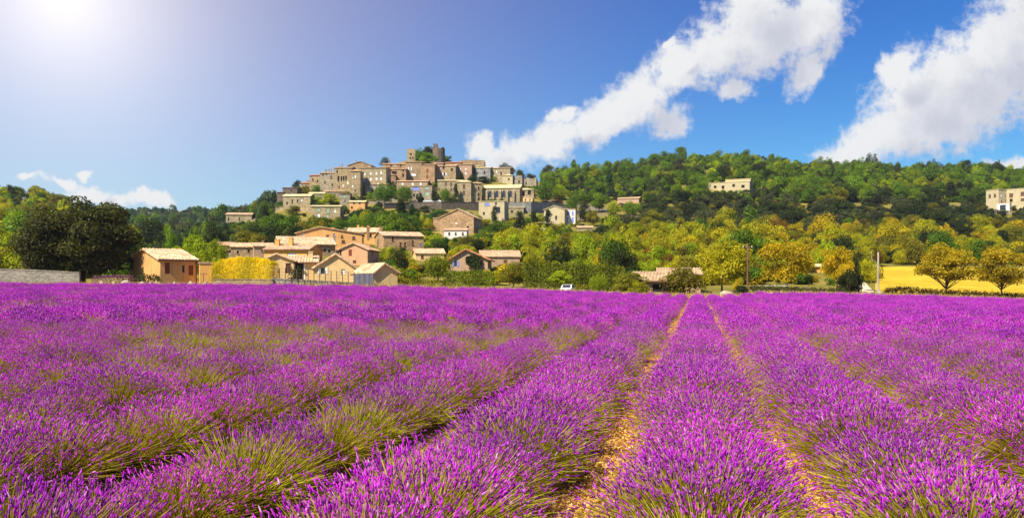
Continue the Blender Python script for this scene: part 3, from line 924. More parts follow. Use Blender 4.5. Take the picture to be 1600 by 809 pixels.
house('tall stone facade house with four rows of white shuttered windows', 562, 603, 304, 262, yaw=-14, L=10, roof='gs', rise=2.5, wall='pale_stone', rf='rose_tile',
      wins=[(570, 272, 2.6, 4.5, 'white'), (579, 271, 2.6, 4.5, 'white'), (588, 271, 2.6, 4.5, 'white'), (595, 270, 2.6, 5, 'white'), (570, 281, 2.6, 5, 'white'), (579, 280, 2.8, 5, 'white'), (588, 279.5, 2.8, 5, 'white'), (595, 279.5, 2.6, 5, 'white'),
            (580, 290, 3, 5, 'white'), (590, 288.5, 3, 5, 'white'), (574, 290, 3, 5, 'green')], land='the tall facade with white shutters')
house('lean to stone building at the foot of the tall facade', 571, 604, 308, 288, D=None, yaw=-14, L=5, roof='mono', rise=2.5, wall='pale_stone', rf='tan_tile', wins=[(580, 292, 3, 4, 'white'), (590, 291, 3, 4, 'white'), (582, 300, 3, 4, 'dark')])
house('narrow stone house with pale hipped roof and white windows left of the tall facade', 547, 563, 308, 267, yaw=-10, L=8, roof='hip', rise=3.5, wall='warm_stone', rf='rose_tile', wins=[(555, 276, 2.4, 5, 'white'), (551, 278, 1.6, 3, 'white'), (551, 291, 2.4, 4, 'white'), (555, 298, 2, 3, 'dark')])
house('long brown house with four chimneys on its roof at the top of the ridge', 543, 580, 290, 258, D=hit(561, 285) + 8, yaw=-16, L=10, roof='gf', rise=6, apex=0.55, wall='brown_stone', rf='tan_tile', wins=[(563, 256.5, 2, 3, 'dark'), (552, 264, 2, 3, 'dark')],
      chim=[(545, 254, 3), (552, 249, 1.8), (560, 250, 1.8), (556, 253, 2)])
house('high brown stone house with dark loggia of four openings', 522, 549, 306, 262, yaw=-14, L=10, roof='gs', rise=3, wall='warm_stone', rf='tan_tile',
      wins=[(529, 279, 3, 8, 'dark'), (533.5, 279, 2.5, 7, 'dark'), (537, 278.5, 2.5, 7, 'dark'), (540.5, 278, 2.5, 7, 'dark'), (527, 268, 2.2, 4, 'dark'), (543, 286, 2.5, 5, 'white'), (530, 292, 2, 4, 'dark'), (536, 290, 2, 4, 'white')], chim=[(530, 254, 2), (526, 258, 3)], land='the house with the dark loggia')
house('long weathered stone house with three chimneys on the left ridge', 500, 526, 305, 270, yaw=-18, L=9, roof='gs', rise=3, wall='grey_stone', rf='tan_tile',
      wins=[(517.5, 277, 3, 5, 'brown'), (510, 272, 2, 3, 'dark'), (505, 273, 2, 3, 'dark'), (508, 285, 2, 4, 'dark'), (519, 289, 2, 4, 'dark')], chim=[(504, 263, 2), (509, 263, 2), (512, 262, 2)])
house('stone house with reddish tiled roof stepping down at the left ridge', 484, 504, 301, 274, yaw=-20, L=9, roof='gs', rise=3, wall='warm_stone', rf='red_tile', wins=[(496, 283, 2, 4, 'dark'), (489, 281, 2, 4, 'dark')])
house('small brown house at the left end of the ridge houses', 470, 486, 300, 286, yaw=-20, L=8, roof='gs', rise=3, wall='brown_stone', rf='red_tile', wins=[(478, 291, 2, 3, 'dark')], chim=[(477, 281, 5)])
r = house('dark brown tower like house standing alone at the left edge of the village', 442, 464, 318, 293, yaw=-16, L=8, roof='mono', rise=2, wall='dark_stone', rf='red_tile', wins=[(455, 298, 2, 3, 'dark')])
house('', 433, 444, 320, 300, D=hit(453, 318), yaw=-16, L=7, roof='mono', rise=2, wall='dark_stone', rf='red_tile', into=r)
r = house('long pale row house with cream roof below the left ridge', 443, 484, 324, 306, yaw=-18, L=7, roof='gs', rise=4, wall='pale_stone', rf='yellow_tile',
          wins=[(449, 317, 2.2, 4, 'dark'), (457, 315, 2, 6, 'dark'), (465, 314, 2, 5, 'dark'), (471, 313, 2, 4, 'white')])
house('', 483, 506, 318, 302, D=hit(463, 324) + 4, yaw=-10, L=7, roof='gs', rise=3, wall='pale_stone', rf='yellow_tile', into=r)
house('low stone range with pale roof under the loggia house', 506, 545, 309, 299, yaw=-6, L=6, roof='mono', rise=3, wall='grey_stone', rf='rose_tile')
house('narrow grey house with a green shutter below the narrow stone house', 531, 547, 323, 302, yaw=-6, L=7, roof='mono', rise=2, wall='grey_stone', rf='tan_tile', wins=[(538, 307, 5, 4, 'green'), (539, 314, 2, 2, 'dark')])
house('small orange cottage with cream roof under the round trees', 546, 570, 330, 315, yaw=-10, L=7, roof='gs', rise=3, wall='ochre_orange', rf='yellow_tile', wins=[(553, 317, 3, 3, 'dark'), (550, 324, 3, 3, 'dark'), (562, 317, 3, 3, 'dark')])
house('pale house with tall green shutters and yellow roof edge', 486, 531, 342, 322, yaw=-10, L=9, roof='gs', rise=3, wall='pale_stone', rf='yellow_tile', rwins=[(0.5, 0.5, 1, 1.4, 'dark')],
      wins=[(498, 328, 5, 5, 'green'), (512, 329, 4, 7, 'green'), (498, 337, 4, 6, 'white'), (523, 330, 3, 5, 'white'), (511, 338, 4, 6, 'green')], land='the pale house with green shutters')
house('round fronted orange stone bastion under the orange row', 602, 618, 290, 273, yaw=-6, L=7, roof='hip', rise=2.5, wall='orange_stone', rf='rose_tile')
house('long orange row with many small windows along the upper street', 598, 636, 276, 256, yaw=-8, L=8, roof='gs', rise=2.5, wall='orange_stone', rf='rose_tile', wins=[(617, 258.5, 2, 3, 'white'), (611, 259, 2, 3, 'dark'), (626, 259, 2, 3, 'dark'), (632, 267, 3, 3, 'dark'), (615, 268, 10, 5, 'dark')], chim=[(606, 245, 1.3), (629, 250, 3)])
house('narrow orange house with a cream roof in front of the orange row', 610, 634, 284, 264, yaw=-10, L=5, roof='mono', rise=2.5, wall='orange_stone', rf='pale_tile', wins=[(630, 266.5, 2.5, 3, 'dark'), (630, 274, 3, 5, 'dark'), (616, 270, 8, 5, 'dark')])
house('large brown stone house with twin white windows in the middle of the village', 634, 659, 283, 253, yaw=-8, L=9, roof='mono', rise=2, wall='brown_stone', rf='tan_tile', wins=[(638, 263.5, 2.2, 5.5, 'white'), (642.5, 263.5, 2.2, 5.5, 'white'), (645, 273, 9, 4, 'white')], land='the brown house with twin white windows')
house('sunlit orange stone house with two dark red windows', 658, 679, 287, 257, yaw=-10, L=8, roof='gs', rise=2.5, wall='orange_stone', rf='rose_tile', wins=[(668, 266.5, 3.2, 5, 'red'), (667.5, 276, 3.2, 5, 'red'), (671, 284, 2, 3, 'dark')])
house('rose house with a small arched red doorway beside the sunlit orange house', 678, 692, 284, 255, yaw=-6, L=8, roof='gs', rise=2.5, wall='rose', rf='rose_tile', wins=[(681, 270, 3, 5, 'red'), (686, 262, 2, 3, 'dark')])
house('stone house with white framed window in the upper village', 688, 712, 284, 259, yaw=-10, L=8, roof='gs', rise=3, wall='warm_stone', rf='pale_tile', wins=[(694.5, 272, 3, 5, 'wshut'), (693, 262, 3, 4, 'dark'), (706, 265, 3, 4, 'dark')], chim=[(690, 254, 2)])
house('orange roofed house peeping out above the white framed window house', 696, 720, 270, 254, yaw=-8, L=7, roof='gs', rise=2.5, wall='orange_stone', rf='red_tile', wins=[(700, 259, 2, 2, 'dark')])
house('broad pinkish house with pale shutters right of the village middle', 712, 737, 281, 257, yaw=-10, L=9, roof='gs', rise=2.5, wall='rose', rf='rose_tile', wins=[(719, 264, 2.5, 3, 'white'), (727.5, 264, 2.5, 3, 'white'), (727.5, 271, 2.5, 4, 'white')], land='the broad pinkish house')
house('broken brown ruin wall on the crest behind the pinkish house', 719, 757, 266, 252, yaw=-6, L=6, roof='ruin', rise=2, wall='brown_stone', name='ruin', cat='ruin')
house('pale grey house with two dark windows near the right end of the village', 743, 766, 284, 262, yaw=-12, L=8, roof='gs', rise=2.5, wall='blue_grey_stone', rf='yellow_tile', wins=[(757, 270, 2.4, 4.5, 'dark'), (757, 279, 2.4, 4, 'dark')])
house('yellow roofed house squeezed left of the pale grey house', 736, 747, 280, 260, yaw=-8, L=7, roof='gs', rise=2, wall='pale_stone', rf='yellow_tile')
r = house('tall cream stone house at the right end of the upper village', 767, 797, 285, 262.5, yaw=-12, L=9, roof='gs', rise=2.5, wall='pale_stone', rf='tan_tile', wins=[(783, 271, 2.2, 5, 'dark'), (776, 268, 2, 4, 'white')], land='the last house of the upper village')
house('', 785, 801, 286, 274, D=hit(782, 285) - 2, yaw=-12, L=5, roof='hip', rise=2.5, wall='pale_cream', rf='yellow_tile', wins=[(795, 280, 2.5, 3, 'dark')], into=r)
house('grey ruined house shell with empty windows beyond the last house', 797, 816, 290, 277, yaw=-10, L=6, roof='ruin', rise=2, wall='grey_stone', wins=[(802, 283, 2.2, 4, 'dark'), (811, 284, 2.2, 4, 'dark')], name='ruin', cat='ruin')
house('low grey ruin wall above the church roof end', 816, 838, 292, 280, yaw=-10, L=5, roof='ruin', rise=2, wall='grey_stone', wins=[(822, 286, 2, 4, 'dark')], name='ruin', cat='ruin')

# --- the church with arched windows and buttresses
Dc = hit(792, 316)
r = house('stone church with long yellow roof, buttresses and four arched windows', 755, 812, 316, 293.5, Dc, yaw=-8, L=12, roof='gs', rise=7, wall='pale_stone', rf='yellow_tile', name='church', cat='church', land='the church')
Wc = 57 / F * Dc / math.cos(R(-8))
hc = 22.5 / F * Dc
for t in (0.10, 0.28, 0.47, 0.66, 0.84):                          # buttresses
    b = MB()
    x = -Wc / 2 + Wc * t
    b.box(x - .45, x + .45, -1.0, -.003, -3, hc * 0.72)
    b.poly([(x - .45, -1.0, hc * .72), (x + .45, -1.0, hc * .72), (x + .45, 0, hc * .88), (x - .45, 0, hc * .88)])
    b.poly([(x - .45, -1.0, hc * .72), (x - .45, 0, hc * .88), (x - .45, 0, hc * .72)])
    b.poly([(x + .45, -1.0, hc * .72), (x + .45, 0, hc * .72), (x + .45, 0, hc * .88)])
    part(b, 'buttress', 'pale_stone', r)
for t in (0.19, 0.375, 0.565, 0.75):
    x = -Wc / 2 + Wc * t
    arc = [(math.cos(a) * 0.62, math.sin(a) * 0.75) for a in np.linspace(0, math.pi, 9)]
    z0, z1 = hc * 0.34, hc * 0.68
    ring = MB()
    prof_i = [(0.62, z0)] + [(a, z1 + b) for a, b in arc] + [(-0.62, z0)]
    prof_o = [(0.86, z0 - .2)] + [(a * 1.4, z1 + b * 1.32) for a, b in arc] + [(-0.86, z0 - .2)]
    for k in range(len(prof_i) - 1):
        i0, i1, o0, o1 = prof_i[k], prof_i[k + 1], prof_o[k], prof_o[k + 1]
        ring.poly([(x + i0[0], -.12, i0[1]), (x + i1[0], -.12, i1[1]), (x + o1[0], -.12, o1[1]), (x + o0[0], -.12, o0[1])])
        ring.poly([(x + o0[0], -.12, o0[1]), (x + o1[0], -.12, o1[1]), (x + o1[0], .05, o1[1]), (x + o0[0], .05, o0[1])])
        ring.poly([(x + i0[0], -.12, i0[1]), (x + i0[0], .05, i0[1]), (x + i1[0], .05, i1[1]), (x + i1[0], -.12, i1[1])])
    w_ = part(ring, 'window', 'grey_stone', r)
    pn = MB()
    pn.poly([(x + a, -.02, b) for a, b in prof_i])
    part(pn, 'pane', 'glass', w_)
house('', 810, 834, 316, 296, Dc + 1, yaw=-2, L=9, roof='hip', rise=3.5, wall='pale_stone', rf='yellow_tile', wins=[(818, 302, 4, 7, 'dark'), (827, 301, 5, 6, 'dark')], into=r)
house('', 817, 832, 318, 309, Dc - 3, yaw=-2, L=4, roof='flat', wall='cream', rf='pale_tile', wins=[(821, 312, 2, 2.5, 'dark'), (828, 312, 2, 2.5, 'dark')], oh=.15, into=r)

# --- the castle on the top
Dk = hit(665, 250)
r = house('ruined castle with round keep and stone gate tower on the summit', 636, 649, 256, 234, Dk, yaw=-8, L=6, roof='ruin', rise=1.5, wall='warm_stone', name='castle', cat='castle', wins=[(642, 241, 2.5, 3.5, 'dark'), (641, 247, 2, 3, 'dark'), (645, 247, 2, 3, 'dark')], land='the castle')
kb = MB()
kx, kr, kh = 41 / F * Dk, 11 / F * Dk, 26 / F * Dk
for k in range(18):
    a0, a1 = 2 * math.pi * k / 18, 2 * math.pi * (k + 1) / 18
    q = lambda a, rr, z: (kx + math.cos(a) * rr, 5 + math.sin(a) * rr, z)
    jag = 0.5 * math.sin(k * 2.1) + 0.3 * math.sin(k * 5.3)
    kb.poly([q(a0, kr, -5), q(a1, kr, -5), q(a1, kr * .93, kh + jag), q(a0, kr * .93, kh + jag)])
    kb.poly([q(a0, kr * .93, kh + jag), q(a1, kr * .93, kh + jag), q(a1, kr * .7, kh + jag), q(a0, kr * .7, kh + jag)])
    kb.poly([q(a1, kr * .7, kh + jag), q(a1, kr * .7, kh - 3), q(a0, kr * .7, kh - 3), q(a0, kr * .7, kh + jag)])
kb.poly([(kx + math.cos(2 * math.pi * k / 18) * kr * .7, 5 + math.sin(2 * math.pi * k / 18) * kr * .7, kh - 2) for k in range(18)])
part(kb, 'keep', 'dark_stone', r)
tb = MB()
tx = 36.5 / F * Dk
tb.box(tx - 1.1, tx + 1.1, 3.5, 6, kh - 3, kh + 2.0)
tb.box(tx - 1.1, tx - .35, 3.5, 6, kh + 2.003, kh + 2.7)
tb.box(tx + .35, tx + 1.1, 3.5, 6, kh + 2.003, kh + 2.6)
part(tb, 'turret', 'dark_stone', r)
cb = MB()
for i, (a, b, h) in enumerate([(6.6, 12, 19), (12, 18, 21), (18, 25, 23), (25, 31, 22)]):
    cb.box(a / F * Dk, b / F * Dk - .003, 4, 5.2, -5, h / F * Dk + 0.3 * (i % 2))
part(cb, 'curtain_wall', 'dark_stone', r)


# --- walls
def wall_run(label, pts, mat, thick=0.4, name='stone_wall', cat='wall', course=None):
    """pts: (px, D, top py); a wall following the ground, built of straight lengths with a coping"""
    mb, cp = MB(), MB()
    for (p0, d0, t0), (p1, d1, t1) in zip(pts, pts[1:]):
        a, b = at(p0, d0), at(p1, d1)
        za, zb = H + (Y0 - t0) / F * d0, H + (Y0 - t1) / F * d1
        n = Vector((-(b - a).y, (b - a).x, 0)).normalized() * thick
        if n.y < 0:
            n = -n
        V = [(a.x, a.y, a.z - 2), (b.x, b.y, b.z - 2), (b.x + n.x, b.y + n.y, b.z - 2), (a.x + n.x, a.y + n.y, a.z - 2), (a.x, a.y, za), (b.x, b.y, zb), (b.x + n.x, b.y + n.y, zb), (a.x + n.x, a.y + n.y, za)]
        i = len(mb.v)
        mb.v += V
        mb.f += [tuple(i + k for k in q) for q in ((4, 5, 6, 7), (0, 1, 5, 4), (1, 2, 6, 5), (2, 3, 7, 6), (3, 0, 4, 7))]
        e = n * 0.12
        V = [(a.x - e.x, a.y - e.y, za + .004), (b.x - e.x, b.y - e.y, zb + .004), (b.x + n.x + e.x, b.y + n.y + e.y, zb + .004), (a.x + n.x + e.x, a.y + n.y + e.y, za + .004)]
        V += [(x, y, z + 0.12) for x, y, z in V]
        i = len(cp.v)
        cp.v += V
        cp.f += [tuple(i + k for k in q) for q in ((0, 3, 2, 1), (4, 5, 6, 7), (0, 1, 5, 4), (1, 2, 6, 5), (2, 3, 7, 6), (3, 0, 4, 7))]
    root = bpy.data.objects.new(name, None)
    COL.objects.link(root)
    tag(root, label, cat)
    part(mb, 'masonry', mat, root)
    part(cp, 'coping', mat, root)
    RECTS.append((pts[0][0], pts[-1][0], min(p[2] for p in pts), max(p[2] for p in pts) + 10, max(p[1] for p in pts)))
    return root


w0 = wall_run('grey block garden wall at the field edge left of the big oak', [(-60, 99, 420), (0, 99.5, 421), (60, 100, 423), (124, 100.5, 426.5)], 'block_wall', name='garden_wall')
wall_run('low brown wall under the yellow bamboo', [(331, 100, 437), (380, 100, 437), (426, 100, 437.5)], 'brown_stone', name='garden_wall')
wall_run('low grey retaining wall carrying the fence of the cream house', [(425, 100.5, 436), (470, 101, 438), (520, 101, 441), (557, 101.5, 443)], 'block_wall', name='garden_wall')
wall_run('long dark retaining wall under the village street', [(600, hit(600, 327), 318), (640, hit(640, 328), 316.5), (690, hit(690, 329), 316), (750, hit(750, 330), 316)], 'dark_stone', 0.8, 'retaining_wall')
wall_run('blue grey retaining wall below the church', [(790, hit(790, 332), 316), (830, hit(830, 332), 315.5), (862, hit(862, 330), 317), (890, hit(890, 328), 321)], 'blue_grey_stone', 0.8, 'retaining_wall')
wall_run('low stone terrace wall left of the green shuttered house', [(430, hit(430, 330), 324), (460, hit(460, 331), 323.5), (486, hit(486, 332), 323)], 'warm_stone', 0.6, 'retaining_wall')

# --- tarp screen in front of the shed
tbm = MB()
sA, sB = at(553, 100.6), at(583.5, 100.2)
n = 12
zt = H + (Y0 - 427.5) / F * 100.4
for k in range(n):
    f0, f1 = k / n, (k + 1) / n
    a, b = sA.lerp(sB, f0), sA.lerp(sB, f1)
    o0, o1 = 0.05 * math.sin(k * 1.9), 0.05 * math.sin((k + 1) * 1.9)
    tbm.poly([(a.x, a.y + o0, a.z - .2), (b.x, b.y + o1, b.z - .2), (b.x, b.y + o1, zt), (a.x, a.y + o0, zt)])
    tbm.poly([(b.x, b.y + o1 + .03, b.z - .2), (a.x, a.y + o0 + .03, a.z - .2), (a.x, a.y + o0 + .03, zt), (b.x, b.y + o1 + .03, zt)])
    tbm.poly([(a.x, a.y + o0, zt), (b.x, b.y + o1, zt), (b.x, b.y + o1 + .03, zt), (a.x, a.y + o0 + .03, zt)])
ts = bpy.data.objects.new('tarp_screen', None)
COL.objects.link(ts)
tag(ts, 'grey blue tarp screen standing before the cream shed', 'screen')
part(tbm, 'tarp', 'tarp_blue', ts)
for f_ in (0.0, 0.5, 1.0):
    pb = MB()
    c = sA.lerp(sB, f_)
    pb.tube([(c.x, c.y + .12, c.z - .4), (c.x, c.y + .12, zt + .1)], [.05, .05], 6)
    part(pb, 'post', 'metal_dark', ts)

# --- wire fence on the low wall
fe = bpy.data.objects.new('wire_fence', None)
COL.objects.link(fe)
tag(fe, 'thin metal post and wire fence on the low wall before the cream house', 'fence')
fpx = list(np.linspace(428, 553, 15))
tops = []
for px in fpx:
    p = at(px, 100.75)
    b = H + (Y0 - np.interp(px, [425, 470, 520, 557], [436, 438, 441, 443])) / F * 100.75
    t = H + (Y0 - np.interp(px, [428, 553], [418, 425])) / F * 100.75
    pb = MB()
    pb.box(p.x - .04, p.x + .04, p.y - .04, p.y + .04, b - .3, t)
    part(pb, 'post', 'timber', fe)
    tops.append((p.x, p.y, b, t))
for f_ in (0.15, 0.4, 0.65, 0.97):
    wb = MB()
    wb.tube([(x, y - .05, b + (t - b) * f_) for x, y, b, t in tops], [.012] * len(tops), 4)
    part(wb, 'wire', 'metal_dark', fe)


# --- poles
def pole(label, px, D, top, r0, r1, mat, name='utility_pole', base=None):
    p = at(px, D)
    root = bpy.data.objects.new(name, None)
    COL.objects.link(root)
    root.location = p
    tag(root, label, 'pole')
    h = H + (Y0 - top) / F * D - p.z
    mb = MB()
    mb.tube([(0, 0, -.5), (0, 0, h * .5), (0.02, 0, h)], [r0, (r0 + r1) / 2, r1], 9)
    part(mb, 'shaft', mat, root, smooth=True)
    return root, h


pr, ph = pole('tall brown wooden utility pole beside the golden tree at the field edge', 1168, 102, 380, .14, .10, 'timber')
b = MB(); b.box(-.7, .7, -.05, .05, ph - .6, ph - .48); part(b, 'crossarm', 'timber', pr)
for x in (-.55, 0.0, .55):
    b = MB(); b.tube([(x, 0, ph - .48), (x, 0, ph - .3)], [.05, .035], 6); part(b, 'insulator', 'white_paint', pr)
pr, ph = pole('pale concrete pole with a hanging wire loop at the meadow corner', 1372, 101.5, 394, .15, .10, 'concrete', 'concrete_pole')
b = MB()
b.tube([(-.03, 0, ph * .74), (-.35, 0, ph * .69), (-.55, .0, ph * .72), (-.72, 0, ph * .80), (-.85, 0, ph * .92), (-.88, 0, ph * .99), (-.80, 0, ph * 1.02)], [.025] * 7, 5)
part(b, 'hanging_wire', 'metal_pale', pr, smooth=True)
b = MB(); b.box(-.75, -.2, -.3, .3, -.3, .75); b.box(.2, .75, -.28, .28, -.3, .7)
part(b, 'meter_box', 'tarp_blue', pr)
b = MB(); b.box(-.2, .2, -.34, -.18, .05, .9); part(b, 'meter_plate', 'metal_pale', pr)

# small white gate post with rail by the golden trees
for px, lab in ((1261, 'white post under the golden tree, nearer the pale track'), (1153, 'white post beside the brown utility pole')):
    p = at(px, 102.5)
    mb = MB()
    mb.box(-.13, .13, -.13, .13, -.3, 1.1)
    mb.box(-.17, .17, -.17, .17, 1.103, 1.2)
    o = link('white_post', mb.mesh('white_post'), 'concrete')
    o.location = p
    tag(o, lab, 'post')
ra = bpy.data.objects.new('low_rail', None)
COL.objects.link(ra)
tag(ra, 'low pale rail under the golden trees behind the field edge', 'rail')
rp = [at(px, 103.5) for px in np.linspace(1176, 1232, 6)]
b = MB(); b.tube([(p.x, p.y, p.z + 1.25) for p in rp], [.05] * 6, 6); part(b, 'rail', 'metal_pale', ra)
for p in rp:
    b = MB(); b.box(p.x - .05, p.x + .05, p.y - .05 + .11, p.y + .05 + .11, p.z - .3, p.z + 1.3); part(b, 'post', 'pale_timber', ra)


# --- car: body, cabin, windows, wheels
def make_car(label, px, D, yaw, mat='car_white', group=None):
    root = bpy.data.objects.new('parked_car', None)
    COL.objects.link(root)
    p = at(px, D)
    root.location = p
    root.rotation_euler = (0, 0, R(yaw))
    tag(root, label, 'car', group)
    prof = [(-2.0, .35), (-2.05, .75), (-1.75, .92), (-1.2, 1.0), (-.75, 1.42), (0.9, 1.46), (1.55, 1.05), (1.95, .95), (2.02, .4)]
    mb = MB()
    N = len(prof)
    i = len(mb.v)
    for y, ins in ((-.82, 1), (-.70, 0), (.70, 0), (.82, 1)):
        mb.v += [(x, y * (0.86 if z > 1.1 else 1), (z if not ins else min(z, z * .97))) for x, z in prof]
    for k in range(3):
        for j in range(N - 1):
            a = k * N + j
            mb.f.append((i + a, i + a + 1, i + a + N + 1, i + a + N))
        mb.f.append((i + k * N + N - 1, i + k * N, i + (k + 1) * N, i + (k + 1) * N + N - 1))
    mb.f.append(tuple(range(i, i + N)))
    mb.f.append(tuple(range(i + 3 * N, i + 4 * N)))
    part(mb, 'body', mat, root)
    for s in (-1, 1):
        for x0, x1, x2, x3 in ((-1.05, -.70, -.05, -.05), (.03, .03, .85, 1.25)):
            w = MB()
            y = s * .735
            q = [(x0, s * .80, 1.03), (x1, y, 1.38), (x2, y, 1.40), (x3, s * .80, 1.06)]
            w.poly(q)
            w.poly([(a, b + s * .012, c) for a, b, c in q])
            part(w, 'side_window', 'glass', root)
    for x0, z0, x1, z1, nm in ((-1.215, 1.0, -.80, 1.40, 'windscreen'), (1.52, 1.08, .95, 1.45, 'rear_window')):
        w = MB()
        d = -.02 if nm == 'windscreen' else .02
        w.poly([(x0 + d, -.62, z0 + .02), (x0 + d, .62, z0 + .02), (x1 + d, .58, z1), (x1 + d, -.58, z1)])
        part(w, nm, 'glass', root)
    for x in (-1.3, 1.3):
        for s in (-1, 1):
            w = MB()
            w.tube([(x, s * .66, .31), (x, s * .86, .31)], [.31, .31], 14)
            wo = part(w, 'wheel', 'tyre', root)
            h_ = MB(); h_.tube([(x, s * .862, .31), (x, s * .875, .31)], [.19, .17], 10); part(h_, 'rim', 'metal_pale', wo)
    return root


make_car('white car half hidden by dry grass beside the low clipped hedge', 887, 102.5, 76).scale = (.86, .86, .86)
c0 = make_car('white car parked on the village street near the blue balcony house', 668, hit(668, 317.5) + 1, 10)
make_car('white car parked on the village street under the broad stone house', 683, hit(683, 317.5) + 1, -8)

# street lamp by the village trees
lp = at(637, hit(637, 318) + 1)
ls = bpy.data.objects.new('street_lamp', None)
COL.objects.link(ls)
ls.location = lp
tag(ls, 'pale street lamp on the village wall beside the round trees', 'street lamp')
b = MB(); b.tube([(0, 0, -.5), (0, 0, 4.2), (.3, -.3, 4.5)], [.11, .09, .06], 7); part(b, 'post', 'metal_pale', ls)
b = MB(); b.box(.15, .6, -.6, -.2, 4.45, 4.62); part(b, 'lamp_head', 'white_paint', ls)

# garden table by the farmhouse, stones along the field edge
gt = bpy.data.objects.new('garden_table', None)
COL.objects.link(gt)
gp = at(208, 101)
gt.location = gp
tag(gt, 'dark wooden garden table in front of the farmhouse gable', 'table')
b = MB(); b.box(-.9, .9, -.4, .4, 1.05, 1.13); part(b, 'tabletop', 'timber', gt)
for x in (-.75, .75):
    for y in (-.3, .3):
        b = MB(); b.box(x - .05, x + .05, y - .05, y + .05, -.3, 1.047); part(b, 'leg', 'timber', gt)
# clothes line stand in front of the annex
cl = bpy.data.objects.new('clothes_stand', None)
COL.objects.link(cl)
cl.location = at(318, 100)
tag(cl, 'thin T shaped clothes stand in front of the orange annex', 'clothes stand')
b = MB(); b.tube([(0, 0, -.3), (0, 0, 1.75)], [.045, .04], 6); part(b, 'post', 'timber', cl)
b = MB(); b.box(-.45, .45, -.03, .03, 1.753, 1.82); part(b, 'crossbar', 'timber', cl)


def rock(seed, sx, sy, sz):
    import bmesh
    bm = bmesh.new()
    bmesh.ops.create_icosphere(bm, subdivisions=2, radius=1)
    rr = random.Random(seed)
    ax = [Vector((rr.uniform(-1, 1), rr.uniform(-1, 1), rr.uniform(-1, 1))).normalized() for _ in range(9)]
    lim = [rr.uniform(.55, .85) for _ in ax]
    for v in bm.verts:
        for a, l in zip(ax, lim):
            d = v.co.dot(a)
            if d > l:
                v.co -= a * (d - l)
        v.co = Vector((v.co.x * sx, v.co.y * sy, v.co.z * sz))
    me = bpy.data.meshes.new('stone')
    bm.to_mesh(me)
    bm.free()
    return me


rocks = [rock(k, .42, .35, .26) for k in range(5)]
names_px = [(222, 'the farmhouse gable'), (236, 'the farmhouse gable'), (246, 'the farmhouse corner'), (160, 'the oak'), (178, 'the oak'), (196, 'the oak'), (273, 'the farmhouse front'), (298, 'the farmhouse front'), (322, 'the orange annex')]
for k, (px, wh) in enumerate(names_px):
    o = link('stone', rocks[k % 5], 'limestone')
    p = at(px, 99.2 + (k % 3) * .4)
    o.location = (p.x, p.y, p.z + .40)
    o.scale = (.9 + .3 * (k % 3), 1, 1.9 + .4 * (k % 2))
    o.rotation_euler = (.2 * (k % 4) - .3, .15 * (k % 5) - .3, k * 1.3)
    tag(o, 'pale rough stone at the field edge before ' + wh, 'stone', 'stones along the field edge before ' + wh)
# pale boulder on the slope and the pale stone heap at the right edge of the field
o = link('boulder', rock(21, 3.6, 3.0, 2.6), 'limestone')
o.location = at(846, hit(846, 366))
tag(o, 'big pale limestone boulder among bushes below the violet shuttered villa', 'boulder')
hp = at(1136, 100)
o = link('stone_heap', rock(22, 1.0, .7, .7), 'limestone')
o.location = (hp.x, hp.y, hp.z + .4)
tag(o, 'pale stone heap at the end of the lavender rows near the pole', 'stones')
mb = MB(); mb.box(-.22, .22, -.2, .2, -.5, .42); mb.box(-.26, .26, -.24, .24, .423, .5)
o = link('dark_crate', mb.mesh('dark_crate'), 'metal_dark')
o.location = (hp.x + .9, hp.y - .6, hp.z + .55)
tag(o, 'small dark box standing beside the pale stone heap', 'crate')

# ------------------------------------------------------------------ trees
def unit(v):
    return v / np.maximum(np.linalg.norm(v, axis=-1, keepdims=True), 1e-9)


def leaf_quads(P, N, size, g, tint):
    """one rhombus per point P, facing N"""
    n = len(P)
    a = unit(np.cross(N, g.normal(size=(n, 3))))
    b = np.cross(N, a)
    s = size * g.uniform(0.65, 1.35, (n, 1))
    V = np.stack([P - a * s, P - b * s * .62 + N * s * .12, P + a * s, P + b * s * .62 + N * s * .12], 1).reshape(-1, 3)
    q = np.arange(n * 4).reshape(n, 4)
    return V, q, np.repeat(tint, 4)


